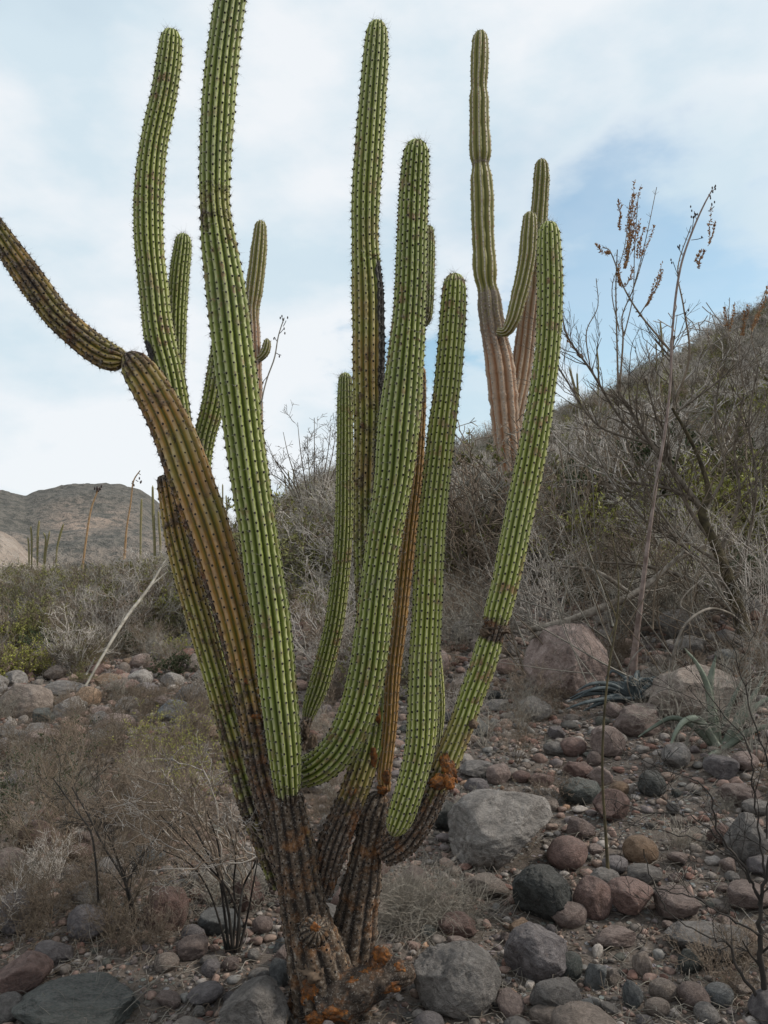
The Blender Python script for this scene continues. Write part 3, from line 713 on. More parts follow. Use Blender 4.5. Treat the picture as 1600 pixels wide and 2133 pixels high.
# F : curving front arm
arm([(612,1612,46,2.84),(632,1608,62,2.80),(668,1594,70,2.76),(708,1556,76,2.73),(742,1490,79,2.71),(763,1405,78,2.70),(777,1305,75,2.69),(789,1200,73,2.69),(803,1100,74,2.69),(819,1000,80,2.69),(829,900,87,2.69),(840,800,82,2.70),(849,700,74,2.70),(855,600,67,2.70),(858,500,65,2.70),(861,420,64,2.71),(865,350,60,2.71),(869,290,50,2.71)],
    17, 'stout green arm that bends up from the middle with a rounded spiny tip', seed=2, spacing=0.029, base_round=True)
# E : tall middle arm
arm([(668,1860,50,2.85),(690,1770,66,2.84),(722,1690,62,2.84),(752,1610,58,2.85),(774,1530,56,2.87),(782,1430,56,2.89),(774,1320,58,2.90),(768,1200,60,2.90),(767,1050,62,2.90),(769,900,64,2.90),(768,800,67,2.90),(768,700,69,2.90),(766,610,68,2.90),(761,510,58,2.90),(762,420,60,2.90),(768,320,61,2.90),(776,210,58,2.90),(783,110,54,2.90),(786,42,44,2.90)],
    14, 'tallest middle arm with a blackened scar down its right side', seed=3, spacing=0.031,
    fn=lambda py, nx, u: {'char': np.clip((nx - .5) * 4, 0, 1) * ip(py, (520, 0), (570, 1), (960, 1), (1250, .4), (1400, 0)), 'cork': np.maximum(ip(py, (640, 0), (760, .30), (1000, .42), (1300, .42), (1450, .3), (1550, .25), (1640, .45), (1720, .95)), ip(py, (470, 0), (540, .35), (600, 0))), 'ochre': ip(py, (380, 0), (500, .35), (720, .5), (900, .45), (1100, .35), (1500, .2), (1700, .6))})
# G
arm([(818,1738,34,2.76),(832,1706,54,2.75),(850,1655,60,2.74),(866,1600,62,2.74),(877,1545,64,2.74),(882,1450,66,2.75),(884,1380,64,2.76),(889,1290,63,2.77),(893,1200,62,2.78),(899,1100,60,2.79),(909,1000,59,2.80),(920,900,58,2.80),(932,800,57,2.81),(940,710,56,2.81),(945,630,54,2.82),(948,568,44,2.82)],
    16, 'green arm right of the middle with a bluish spiny crown', seed=4, spacing=0.028, base_round=True)
arm([(905,1585,14,2.90),(911,1530,22,2.90),(914,1470,26,2.90),(909,1400,28,2.90),(900,1330,26,2.90),(893,1290,20,2.9)], 12, 'thin arm pressed behind the green arm right of the middle', seed=14, spacing=0.026)
# H
arm([(800,1778,56,2.84),(838,1752,66,2.82),(873,1706,62,2.80),(898,1655,60,2.79),(921,1605,58,2.78),(944,1552,55,2.78),(965,1500,53,2.78),(982,1450,52,2.78),(1001,1400,54,2.78),(1018,1345,54,2.78),(1029,1312,46,2.78),(1036,1280,55,2.78),(1054,1210,58,2.78),(1076,1100,60,2.79),(1097,1000,62,2.80),(1116,900,59,2.80),(1132,800,53,2.81),(1142,710,53,2.81),(1146,600,55,2.82),(1144,520,51,2.82),(1143,460,42,2.82)],
    14, 'right hand outer arm with a corky collar low down', seed=5, spacing=0.032,
    fn=lambda py, nx, u: {'cork': np.maximum(ip(py, (1560, 0), (1600, .5), (1680, .85), (1760, 1)), ip(py, (1275, 0), (1300, .8), (1325, .8), (1345, .1), (1480, .25), (1560, 0))), 'ochre': ip(py, (760, 0), (1000, .12), (1280, .1), (1600, .5))})
# K
arm([(640,1500,22,3.05),(648,1472,34,3.05),(660,1440,41,3.05),(675,1390,44,3.05),(696,1300,42,3.05),(709,1200,39,3.05),(716,1100,39,3.05),(718,1000,37,3.05),(719,900,35,3.05),(719,830,33,3.05),(719,775,28,3.05)], 15, 'slim bright green arm standing free left of the tallest middle arm', seed=6, spacing=0.027)
arm([(622,1560,26,3.02),(632,1530,24,3.03),(640,1500,22,3.04),(644,1486,16,3.04)], 9, 'brown withered stub at the foot of the slim bright arm', seed=16, tip=True, fn=lambda py, nx, u: {'cork': 1.0, 'ochre': 1.0})
# I ochre
arm([(802,1648,24,2.86),(800,1615,30,2.86),(806,1560,32,2.86),(812,1500,33,2.86),(818,1400,34,2.87),(830,1300,34,2.87),(840,1200,35,2.88),(851,1100,36,2.88),(862,1000,36,2.88),(868,920,34,2.88),(872,830,32,2.88),(874,760,26,2.88)], 12, 'narrow ochre brown arm showing behind the stout middle arm', seed=7, spacing=0.034, fn=lambda py, nx, u: {'ochre': 1.0, 'cork': ip(py, (900, 0.3), (1100, .05), (1600, .15))})
# J
arm([(880,682,12,2.92),(888,664,22,2.92),(891,630,26,2.92),(892,570,28,2.92),(893,510,27,2.92),(893,468,20,2.92)], 13, 'short grey green arm peeping from behind the stout middle arm', seed=8, spacing=0.022, base_round=True, fn=lambda py, nx, u: {'cork': ip(py, (520, 0), (600, .35), (680, .6)), 'ochre': .25})
# A lower and upper
arm([(600,1760,50,2.80),(570,1670,74,2.78),(548,1590,72,2.77),(532,1500,70,2.76),(515,1410,72,2.75),(494,1310,78,2.74),(464,1200,86,2.73),(430,1090,91,2.72),(392,985,92,2.71),(354,885,86,2.70),(315,810,80,2.70),(285,765,68,2.70),(262,735,46,2.70)],
    13, 'ochre brown leaning arm ending at a joint', seed=9, spacing=0.036, scallop=0.03, fn=lambda py, nx, u: {'ochre': ip(py, (730, .55), (900, .62), (1100, .72), (1350, .7), (1550, .5)), 'cork': np.maximum(ip(py, (735, .7), (800, .32), (900, .25), (1000, .15), (1350, .25), (1500, .55), (1620, .75)), np.clip((-nx - .3) * 1.2, 0, .6))})
arm([(263,752,18,2.70),(252,748,44,2.70),(232,745,58,2.70),(200,727,62,2.70),(160,695,60,2.69),(118,655,60,2.68),(80,605,60,2.67),(42,552,56,2.66),(0,492,50,2.65),(-50,420,46,2.64),(-95,350,38,2.63),(-110,310,28,2.62)],
    13, 'bare grey green arm reaching out past the left edge', seed=10, spacing=0.026, scallop=0.02, base_round=True, fn=lambda py, nx, u: {'ochre': .62, 'cork': .5})
# L1
arm([(585,1840,50,2.95),(560,1760,60,2.92),(528,1680,60,2.90),(500,1590,56,2.88),(474,1500,52,2.87),(446,1400,52,2.86),(418,1300,54,2.86),(390,1200,56,2.86),(368,1110,54,2.86),(354,1040,46,2.86),(346,1000,38,2.86),(343,990,30,2.86)],
    12, 'brown edged arm with a broken off top, leftmost of the lower stems', seed=11, spacing=0.033, tip=False, fn=lambda py, nx, u: {'ochre': ip(py, (990, .7), (1300, .5), (1500, .4)), 'cork': ip(py, (990, .9), (1020, .35), (1400, .25), (1550, .5), (1700, .6))})
# B
arm([(502,1532,30,2.98),(494,1500,44,2.98),(468,1410,50,2.98),(440,1310,52,3.0),(414,1200,54,3.02),(392,1080,56,3.05),(380,960,56,3.08),(368,860,58,3.1),(353,780,62,3.1),(332,700,64,3.1),(320,600,61,3.1),(310,500,61,3.1),(310,410,62,3.1),(319,310,58,3.1),(341,200,54,3.1),(353,120,52,3.1),(358,60,42,3.1)],
    15, 'tall green arm at the upper left with a gently bent top', seed=12, spacing=0.031, base_round=True, fn=lambda py, nx, u: {'cork': ip(py, (600, 0), (720, .22), (800, .2), (900, 0)), 'ochre': ip(py, (540, 0), (700, .3), (820, .15), (900, 0)), 'char': np.clip((-nx - .35) * 3, 0, 1) * ip(py, (690, 0), (715, .9), (755, .9), (780, 0))})
arm([(364,870,26,3.22),(366,820,34,3.22),(368,740,38,3.22),(369,650,42,3.22),(374,570,42,3.22),(380,520,38,3.22),(383,485,30,3.22)], 15, 'short green arm beside the tall upper left arm', seed=13, spacing=0.027)
arm([(490,1480,30,3.05),(462,1300,44,3.1),(430,1120,46,3.12),(416,1000,46,3.15),(424,920,46,3.15),(440,860,48,3.15),(452,800,50,3.15),(462,740,50,3.15),(470,690,44,3.15),(474,640,36,3.15)], 14, 'dark green curved arm between the brown arm and the thickest arm', seed=15, spacing=0.024)
# trunks
def cork_all(py, nx, u): return {'cork': 1.0, 'ochre': .6}
def trunk(path, nrib, label, **kw):
    o = stem_part(cactus, 'trunk', path, nrib, label, fn=kw.pop('fn', cork_all), depth=kw.pop('depth', .13), rough=kw.pop('rough', .16), a_kw=dict(size=.0034, spine=.010, n_sp=5), **kw); parts.append(o); return o
trunk([(705,2200,190,2.80),(690,2120,168,2.80),(672,2040,136,2.79),(650,1970,116,2.78),(634,1900,98,2.78),(620,1820,88,2.77),(608,1740,82,2.76),(598,1680,74,2.75),(592,1640,66,2.76)], 11, 'gnarled grey and orange left trunk', seed=30, tip=True, tip_len=.6, wob=.09, spacing=.04, fn=lambda py, nx, u: {'cork': 1.0 - .25 * np.clip(nx + .2, 0, 1), 'ochre': 1.})
trunk([(715,2130,120,2.92),(728,2000,106,2.90),(742,1900,90,2.90),(758,1820,76,2.89),(770,1750,68,2.88),(782,1690,66,2.87),(796,1650,48,2.87)], 11, 'grey corky middle trunk', seed=31, tip=True, tip_len=.7, wob=.09, spacing=.04)
trunk([(640,1960,60,2.86),(620,1860,70,2.85),(592,1770,66,2.84),(566,1690,62,2.83),(545,1620,50,2.82)], 10, None, seed=32, tip=True, spacing=.036, fn=lambda py, nx, u: {'cork': .75, 'ochre': .6})
trunk([(670,2095,96,2.72),(720,2072,92,2.72),(775,2045,74,2.72),(820,2028,62,2.73),(866,2034,40,2.74)], 9, 'orange brown root knob reaching right', seed=33, tip=True, spines=False, wob=.2, depth=.05, rough=.38, spacing=.05)
trunk([(782,2050,44,2.74),(792,2010,48,2.74),(797,1985,42,2.74),(798,1968,26,2.74)], 8, None, seed=34, tip=True, spines=False, wob=.2, depth=.05, rough=.3)
trunk([(640,1955,30,2.66),(650,1945,56,2.63),(657,1938,62,2.60),(662,1934,44,2.57)], 14, 'round orange tipped bud on the left trunk', seed=35, tip=True, tip_len=.8, depth=.14, step=.004, rough=.05)
def lump(cx, cy, w, h, Y, seed, mat, name, label=None, flat=.35, rot=0):
    v, f = ICO[4]; mp = Y / F; d = v.copy(); v = v * (1 + .6 * fbm(d * 1.6 + seed, 4, seed) + .42 * fbm(d * 5 + seed, 4, seed + 4))[:, None]; w, h = w * .88, h * .88
    v = v * np.array([w / 2 * mp, w / 2 * mp * flat * 1.2, h / 2 * mp]); c, s = math.cos(rot), math.sin(rot)
    v = v @ np.array([[c, 0, s], [0, 1, 0], [-s, 0, c]]); g = Geo(); g.add(v + P(cx, cy, Y), f); o = obj(name, g.mesh(name), mat, cactus)
    if label: o['label'] = label
    parts.append(o); return o
CORK = twig_mat('cork_scab', (.06, .042, .03), (.16, .11, .075))
for i, (cx, cy, w, h, Y, r) in enumerate([(934,1598,28,62,2.735,.5),(914,1628,46,34,2.73,.2),(936,1628,22,36,2.72,.1),(786,1482,13,54,2.825,.15),(779,1578,14,40,2.80,.1),(804,1620,16,34,2.825,.0),(797,1645,26,20,2.84,0),
    (512,1419,14,12,2.70,0),(536,1492,26,10,2.70,0),(648,2062,46,60,2.69,0),(700,2110,60,36,2.66,0),(770,2032,60,36,2.70,.3),(795,1990,34,40,2.70,0),(745,2050,60,34,2.69,.1),(806,2052,60,30,2.70,0),(828,2020,34,24,2.71,0),(660,2120,50,30,2.66,0),(640,1925,12,14,2.6,0),(655,1932,20,20,2.568,0),(735,1648,28,16,2.81,0)]):
    lump(cx, cy, w, h, Y, 60 + i, WOUND, 'wound', 'raw orange wound in the skin' if i else 'largest raw orange wound on the right arm', rot=r)
for i, (cx, cy, w, h, Y) in enumerate([(1034,1308,58,26,2.785),(1012,1318,26,18,2.75),(985,1508,20,22,2.745),(634,1525,20,40,3.0),(650,1560,26,60,2.95),(700,1962,52,50,2.84),(560,1700,30,60,2.8),(655,2010,80,50,2.73),(715,2085,90,70,2.75),(680,1985,50,50,2.76)]):
    lump(cx, cy, w, h, Y, 90 + i, CORK, 'scab', None, flat=.9 if i != 5 else .6)
# Cup-shaped mouths of soil and the trunk's flare
for o in parts: rel(cactus, o)

# cardon cacti behind
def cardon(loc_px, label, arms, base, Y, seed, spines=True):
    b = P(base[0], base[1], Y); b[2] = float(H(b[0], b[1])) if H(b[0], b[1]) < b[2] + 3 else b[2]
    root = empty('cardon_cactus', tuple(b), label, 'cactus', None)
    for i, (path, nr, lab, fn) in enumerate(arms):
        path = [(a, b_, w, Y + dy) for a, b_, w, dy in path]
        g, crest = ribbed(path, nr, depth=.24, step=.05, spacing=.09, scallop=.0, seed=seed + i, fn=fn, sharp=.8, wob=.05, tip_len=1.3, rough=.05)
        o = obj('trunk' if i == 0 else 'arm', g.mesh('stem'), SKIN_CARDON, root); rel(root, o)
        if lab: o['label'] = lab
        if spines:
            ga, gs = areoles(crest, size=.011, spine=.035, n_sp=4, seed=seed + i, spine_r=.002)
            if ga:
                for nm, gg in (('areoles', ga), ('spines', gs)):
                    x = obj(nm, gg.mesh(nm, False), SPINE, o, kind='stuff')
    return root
cfn = lambda py, nx, u: {'ochre': ip(py, (560, 0), (640, .25), (700, .75), (1000, 1)), 'cork': ip(py, (590, .1), (610, .6), (700, .55), (760, .3), (900, .3), (1100, .4)) + np.exp(-((py - 342) / 8.) ** 2) * .5}
cardon(None, 'tallest background cactus, pale ribbed column with two side arms', [
  ([(1070,1230,58,0),(1066,1120,56,0),(1062,1000,54,0),(1055,900,58,0),(1046,800,62,0),(1038,740,60,0),(1030,700,54,0),(1022,650,52,0),(1019,622,50,0),(1015,599,40,0),(1011,575,49,0),(1007,500,47,0),(1005,420,50,0),(1003,370,46,0),(1001,343,37,0),(1001,325,45,0),(999,260,43,0),(998,200,41,0),(998,186,35,0),(999,150,39,0),(1000,100,38,0),(1001,62,28,0)], 9, 'jointed main column', cfn),
  ([(1062,905,40,.1),(1074,840,46,.15),(1086,770,46,.25),(1097,690,43,.3),(1108,600,43,.3),(1118,500,42,.3),(1125,420,35,.3),(1128,370,34,.3),(1128,330,26,.3)], 10, 'right side arm', lambda py, nx, u: {'ochre': ip(py, (480, 0), (560, .5), (700, .8), (900, 1)), 'cork': ip(py, (700, 0), (850, .25))}),
  ([(1036,690,16,-.3),(1052,692,22,-.35),(1066,672,29,-.4),(1080,622,34,-.4),(1094,560,36,-.4),(1102,490,36,-.4),(1104,440,27,-.4)], 10, 'short middle arm', lambda py, nx, u: {'ochre': ip(py, (500, 0), (650, .3))})],
  (1070, 1230), 14.0, 300)
cardon(None, 'slender background cactus with a tiny side arm, behind the thickest arm', [
  ([(540,1150,36,0),(536,1000,35,0),(531,880,35,0),(529,780,34,0),(526,700,33,0),(525,650,30,0),(530,600,37,0),(536,550,36,0),(540,510,34,0),(544,458,24,0)], 11, None, lambda py, nx, u: {'ochre': ip(py, (480, .1), (620, .3), (740, .9)), 'cork': ip(py, (600, .1), (680, .25))}),
  ([(532,748,12,0),(543,745,16,-.1),(552,733,19,-.1),(556,718,18,-.1),(557,704,13,-.1)], 9, 'tiny side arm', lambda py, nx, u: {'ochre': .3})],
  (540, 1150), 15.0, 320)
FAR = [ # far small cacti: label, Y, [(path of px,py,w)]
 ('pale green many stemmed cactus clump far off at the left', 46, [[(66,1165,5),(66,1120,6),(64,1095,5)],[(78,1165,6),(79,1110,7),(82,1083,5)],[(92,1165,5),(95,1120,5),(90,1108,4)],[(118,1150,5),(125,1115,7),(133,1090,5)],[(60,1140,5),(58,1118,5)],[(95,1160,4),(100,1125,5),(104,1105,4)]]),
 ('dark single column cactus on the far slope left of the stems', 60, [[(293,1110,6),(294,1070,7),(295,1038,5)]]),
 ('green column cactus just left of the broken brown arm', 34, [[(322,1130,8),(319,1070,9),(318,1010,6)],[(334,1130,7),(331,1090,7),(330,1062,6)]]),
 ('tiny grey cactus clump on the skyline between the arms', 50, [[(596,1022,4),(594,1000,4),(592,986,3)],[(603,1022,4),(602,995,4),(600,980,3)],[(613,1022,4),(612,998,4),(612,976,4)]]),
 ('thin dark cactus pair seen past the thickest arm', 44, [[(464,1055,3),(464,1020,4),(464,1007,3)],[(472,1055,3),(471,1030,4)]]),
 ('leaning yellow green cactus on the right skyline', 40, [[(1212,850,7),(1198,810,8),(1186,765,6)],[(1205,830,5),(1203,800,6),(1202,775,5)]]),
 ('pointed grey cactus on the right skyline by the bare stalk', 45, [[(1381,745,6),(1378,700,7),(1375,668,4)],[(1368,745,5),(1366,715,4)]]),
 ('solitary thin cactus low on the right hill', 46, [[(1246,750,5),(1244,735,5),(1243,722,4)]]),
]
for i, (lab, Y, stems) in enumerate(FAR):
    pb = P(stems[0][0][0], stems[0][0][1], Y); gz = float(H(pb[0], pb[1])); root = empty('far_cactus', (pb[0], pb[1], gz), lab, 'cactus')
    for j, st in enumerate(stems):
        bx = P(st[0][0], st[0][1], Y); hz = float(H(bx[0], bx[1]))
        bpy_ = proj((bx[0], bx[1], hz - .3))[1]
        path = [(st[0][0], bpy_, st[0][2] * .7, Y)] + [(a, b, c * .7, Y) for a, b, c in st if b < bpy_ - 4]
        if len(path) < 2: continue
        if len(path) == 2: path.insert(1, tuple((u_ + v_) / 2 for u_, v_ in zip(*path)))
        g, c = ribbed(path, 9, depth=.2, step=.12, scallop=0, seed=400 + i * 9 + j, sub=4, fn=(lambda py, nx, u: {'ochre': 0.3, 'cork': .35}))
        o = obj('stem', g.mesh('stem'), SKIN_CARDON, root); rel(root, o)

# ------------------------------------------------------------------ twiggy plants
def grow(rg, g, p, d, L, r, depth, prm, leaves=None):
    n = prm['seg'][min(depth, len(prm['seg']) - 1)]; pts = [p]; cur = np.array(p, float); d = d / np.linalg.norm(d); dd = d.copy()
    for i in range(n):
        dd = dd + rg.normal(size=3) * prm['wander'] + np.array([0, 0, prm['lift']]); dd /= np.linalg.norm(dd)
        cur = cur + dd * L / n; pts.append(cur.copy())
    pts = np.array(pts); rr_ = r * np.linspace(1, prm['taper'], n + 1); tube(g, pts, np.maximum(rr_, prm['rmin']), 5 if r > .008 else 3, cap=False)
    if depth < prm['depth']:
        for _ in range(prm['kids'][depth]):
            u = rg.uniform(.2, 1.0); k = min(int(u * n), n - 1); q = pts[k] + (pts[k + 1] - pts[k]) * (u * n - k)
            a = rg.normal(size=3); t = pts[k + 1] - pts[k]; t /= np.linalg.norm(t); a -= a @ t * t; a /= np.linalg.norm(a)
            grow(rg, g, q, t * prm['fwd'] + a * prm['side'], L * prm['ratio'] * rg.uniform(.6, 1.15), r * prm['rr'], depth + 1, prm, leaves)
    if leaves is not None and depth >= prm['depth'] - 1:
        for _ in range(prm.get('nleaf', 0)): 
            u = rg.random(); k = min(int(u * n), n - 1); leaves.append((pts[k] + (pts[k + 1] - pts[k]) * (u * n - k), pts[k + 1] - pts[k]))
def leaf_geo(rg, lv, ln=.018, wd=.007):
    g = Geo()
    for p, t in lv:
        d = rg.normal(size=3) * .8 + t / (np.linalg.norm(t) + 1e-9) + np.array([0, 0, .3]); d /= np.linalg.norm(d); s = np.cross(d, rg.normal(size=3)); s /= np.linalg.norm(s); l = ln * rg.uniform(.6, 1.3); w = wd * rg.uniform(.7, 1.3)
        up = np.cross(s, d) * l * .15
        g.add(np.array([p, p + d * l * .5 + s * w / 2 + up, p + d * l, p + d * l * .5 - s * w / 2 + up]), np.array([[0, 1, 2, 3]]))
    return g
BASE = dict(seg=[6, 5, 4, 3], wander=.16, lift=.05, taper=.45, rmin=.0012, depth=3, kids=[7, 4, 2], fwd=.8, side=.75, ratio=.52, rr=.55)
def shrub_geo(seed, nst=9, Lr=(.6, 1.1), spread=.8, r=.007, lean=(0, 0), leaf=0, **over):
    rg = np.random.default_rng(seed); g = Geo(); prm = dict(BASE); prm.update(over); prm['nleaf'] = leaf; lv = [] if leaf else None
    for i in range(nst):
        a = rg.uniform(0, 6.28); s = spread * rg.uniform(.2, 1.1); d = np.array([math.cos(a) * s + lean[0], math.sin(a) * s + lean[1], 1.0])
        grow(rg, g, np.array([math.cos(a) * .03, math.sin(a) * .03, -.04]), d, rg.uniform(*Lr), r * rg.uniform(.7, 1.15), 0, prm, lv)
    return g, lv
PROT = []   # (twig mesh, leaf mesh, word)
for seed, nst, Lr, spread, r, tm, leaf, lm, word, over in [
  (1, 10, (.6, 1.0), .85, .006, T_GREY, 0, None, 'grey leafless', {}),
  (2, 12, (.5, .9), 1.1, .005, T_RED, 0, None, 'reddish leafless', dict(wander=.22)),
  (3, 8, (.8, 1.3), .6, .008, T_PALE, 0, None, 'pale leafless', dict(kids=[6, 4, 2])),
  (4, 10, (.6, 1.0), .9, .006, T_BROWN, 0, None, 'brown leafless', dict(wander=.2)),
  (5, 9, (.5, .9), .9, .005, T_BROWN, 4, LEAF_OLIVE, 'grey shrub with sparse olive leaves', {}),
  (6, 10, (.5, .8), 1.0, .005, T_BROWN, 3, LEAF_YEL, 'brown shrub with yellow green leaves', {}),
  (7, 9, (.5, .8), 1.0, .005, T_BROWN, 6, LEAF_DARK, 'grey shrub with small dark leaves', {}),
]:
    g, lv = shrub_geo(seed * 13, nst, Lr, spread, r, leaf=leaf, **over)
    me = g.mesh('twigs'); me.materials.append(tm); ml = None
    if lv: ml = leaf_geo(np.random.default_rng(seed), lv, .022, .010).mesh('leaves', False); ml.materials.append(lm)
    PROT.append((me, ml, word))
PROT_FAR = []   # (twig mesh, leaf mesh, word)
for seed, nst, Lr, spread, r, tm, leaf, lm, word, over in [
  (1, 10, (.6, 1.0), .85, .006, T_GREY, 0, None, 'grey leafless', {}),
  (2, 12, (.5, .9), 1.1, .005, T_RED, 0, None, 'reddish leafless', dict(wander=.22)),
  (3, 8, (.8, 1.3), .6, .008, T_PALE, 0, None, 'pale leafless', dict(kids=[6, 4, 2])),
  (4, 10, (.6, 1.0), .9, .006, T_BROWN, 0, None, 'brown leafless', dict(wander=.2)),
  (5, 9, (.5, .9), .9, .005, T_BROWN, 4, LEAF_OLIVE, 'grey shrub with sparse olive leaves', {}),
  (6, 10, (.5, .8), 1.0, .005, T_BROWN, 3, LEAF_YEL, 'brown shrub with yellow green leaves', {}),
  (7, 9, (.5, .8), 1.0, .005, T_BROWN, 6, LEAF_DARK, 'grey shrub with small dark leaves', {}),
]:
    g, lv = shrub_geo(seed * 13 + 5, nst, Lr, spread, r * 1.7, leaf=leaf, **{**over, 'kids': [6, 4, 2], 'rmin': .0034, 'wander': .2, 'ratio': .5})
    me = g.mesh('twigs'); me.materials.append(tm); ml = None
    if lv: ml = leaf_geo(np.random.default_rng(seed), lv, .042, .020).mesh('leaves', False); ml.materials.append(lm)
    PROT_FAR.append((me, ml, word))
def place_shrub(k, x, y, s, rz, label, group=None, tilt=(0, 0), zoff=0, far=False):
    me, ml, w = (PROT_FAR if far else PROT)[k]; root = empty('shrub', (x, y, float(H(x, y)) + zoff), label, 'shrub', group); root.scale = (s, s, s); root.rotation_euler = (tilt[0], tilt[1], rz)
    a = link(bpy.data.objects.new('twigs', me), root)
    if ml: link(bpy.data.objects.new('leaves', ml), root)['kind'] = 'stuff'
    return root
SHR = [ # px, py (foot), kind, scale, label
 (250,1905,3,.62,'brown twiggy shrub rising over the long reddish boulder'),
 (110,1800,3,.6,'brown leafless shrub tangled above the lilac grey rock'),
 (30,1750,6,.6,'dark leaved bush on the left edge'),
 (330,1760,1,.5,'reddish leafless shrub left of the cactus foot'),
 (420,1690,5,.55,'yellow green leaved shrub close against the leftmost cactus stem'),
 (180,1650,3,.55,'brown thicket behind the brown leafless shrub'),
 (80,1660,3,.4,'thin brown twigs below the pale tan boulder'),
 (350,1600,5,.55,'leafy shrub beneath the brown edged arm'),
 (190,1405,4,.5,'small rounded pale green bush behind the flat grey rock'),
 (60,1300,4,.9,'olive shrub in front of the left skyline brush'),
 (20,1245,5,1.0,'bright yellow green bush at the left edge'),
 (220,1340,3,.6,'dark twiggy shrub by the white fallen branch'),
 (330,1300,0,.8,'grey shrub behind the brown edged arm'),
 (690,1560,1,.42,'small reddish shrub behind the slim bright arm'),
 (1075,1590,3,.36,'low dark twigs right of the orange wound'),
 (1010,1560,0,.4,'low grey twigs behind the right outer arm'),
 (1250,1190,4,1.0,'green tinged shrub above the fallen grey branch'),
 (1290,1130,5,1.0,'yellow green leaved shrub right of the outer arm'),
 (1540,1180,5,1.1,'yellow green leaved shrub behind the leaning dark trunk'),
 (1110,1250,0,.8,'grey twigs right of the corky collar'),
 (1570,1330,2,.9,'pale bare shrub at the right edge'),
 (1420,1560,0,.55,'grey twigs in front of the wide tan boulder'),
 (1570,1580,0,.7,'grey twigs behind the purplish rock'),
 (1350,1310,0,.7,'tangled grey shrub at the foot of the tall stalk'),
 (640,1350,1,.9,'reddish shrub between thickest arm and slim arm'),
 (600,1270,4,.9,'olive shrub behind the thickest arm'),
 (650,1200,5,1.0,'yellow flecked shrub between the arms'),
 (985,1300,1,.8,'reddish shrub between the two right arms'),
 (990,1200,0,.9,'grey shrub behind the two right arms'),
 (1090,1480,1,.5,'small reddish shrub left of the tall pinkish boulder'),
 (560,1450,0,.6,'grey shrub hidden behind the thickest arm foot'),
 (165,1520,3,.4,'thin brown twigs between pale tan boulder and pinkish rock'),
 (150,1375,3,.7,'dark low brush between brown domed boulder and fallen branch'),
 (300,1375,1,.7,'reddish low brush left of the brown edged arm'),
 (360,1400,0,.6,'grey low brush beside the brown edged arm'),
 (130,1575,1,.45,'reddish twigs in front of the flat grey rock'),
 (20,1600,3,.45,'brown twigs below the left edge boulder'),
 (300,1690,1,.5,'reddish twigs left of the cactus stems, below the yellow green leaves'),
 (70,1950,3,.3,'low brown twigs beside the tall purplish rock'),
 (400,1830,1,.5,'reddish twigs between blue green rock and cactus trunk'),
 (90,1710,0,.42,'grey shrub right of the dark leaved bush'),
 (390,1540,3,.5,'brown twiggy shrub below the low pink stone'),
 (260,1600,3,.45,'grey shrub below the pinkish half hidden rock'),
 (1380,1240,0,1.1,'grey tangle above the hanging forked branch'),
 (1300,1250,1,1.1,'reddish tangle behind the fallen grey branch'),
 (1460,1230,2,1.0,'pale tangle left of the leaning dark trunk'),
 (1170,1200,3,1.1,'brown tangle right of the outer arm'),
 (1590,1450,3,.6,'brown twigs right of the small flat topped tan block'),
 (1090,1530,0,.34,'low grey twigs below and left of the tall pinkish boulder'),
]
for i, (px, py, k, s, lab) in enumerate(SHR):
    p = ground_at(px, py)
    if p is None: continue
    place_shrub(k, p[0], p[1], s, i * 1.7, lab, 'scrubby shrubs on the slope')
for i, (px, Y, k, s_, lab) in enumerate([(1010,12.0,0,2.2,'tall grey brush at the left foot of the tallest background cactus'),(1060,11.2,1,2.1,'tall reddish brush hiding the foot of the tallest background cactus'),(1120,12.4,3,2.4,'tall brown brush right of the tallest background cactus'),(960,12.6,4,2.2,'olive bush behind the two right arms'),(930,11.5,3,2.0,'brown brush between the middle arms'),(700,13.5,0,1.9,'grey brush behind the slim arm'),(610,12.5,4,1.7,'olive bush just right of the thickest arm'),(1230,14.0,6,2.2,'dark green bush on the slope behind the canes'),(1450,13.0,6,2.2,'dark green bush high on the slope behind the bare tree'),(1560,12.0,4,2.2,'olive bush high at the right edge'),(1320,17.0,3,2.3,'dark brown bush on the slope below the skyline'),(1380,11.5,2,2.0,'pale bare bush on the slope behind the canes'),(1500,10.5,5,1.7,'yellow green bush on the slope behind the bare tree'),(1290,11.0,5,1.7,'yellow green bush on the slope behind the canes')]):
    d = ray(px, 1100); x = d[0] / d[1] * Y; place_shrub(k, x, Y, s_, i * 1.3, lab, 'scrubby shrubs on the slope', far=True)
# brush covering the hillside: one mass
bp = []; rg = np.random.default_rng(77)
for _ in range(9000):
    a = rg.uniform(-.60, .62); R = float(np.interp(a, A_ALL, R_ALL)); r = math.sqrt(rg.uniform(6.8 ** 2, (R + 9) ** 2)); 
    if r < 11 and rg.random() < .35: continue
    if a > .02 and r < 8.3: continue
    if a < -.08 and r < 9.6 and rg.random() < .9: continue
    x, y = r * math.sin(a), r * math.cos(a); 
    gapn = float(vnoise(np.array([x * .45, y * .45, 7.]), 14))
    if gapn < -.22 and r < 45 and rg.random() < .8: continue
    w = [.34, .12, .14, .12, .14, .10, .08]; n = float(vnoise(np.array([x * .15, y * .15, 1.]), 4))
    if n > .15: w = [.20, .05, .10, .08, .26, .26, .08]
    w = np.array(w) * (np.array([.8, 1.2, .4, 1.8, 1.4, 1.6, 1.2]) if a < -.1 else 1); w = w / sum(w); bp.append((x, y, float(H(x, y)) - .03, int(rg.choice(7, p=w)), rg.uniform(.5, 1.1) * (1.0 + .5 * max(gapn, 0)) * (1.0 if r > 12 else .7) * (.72 if a < -.1 else 1), rg.uniform(0, 6.28)))
    if len(bp) > 4600: break
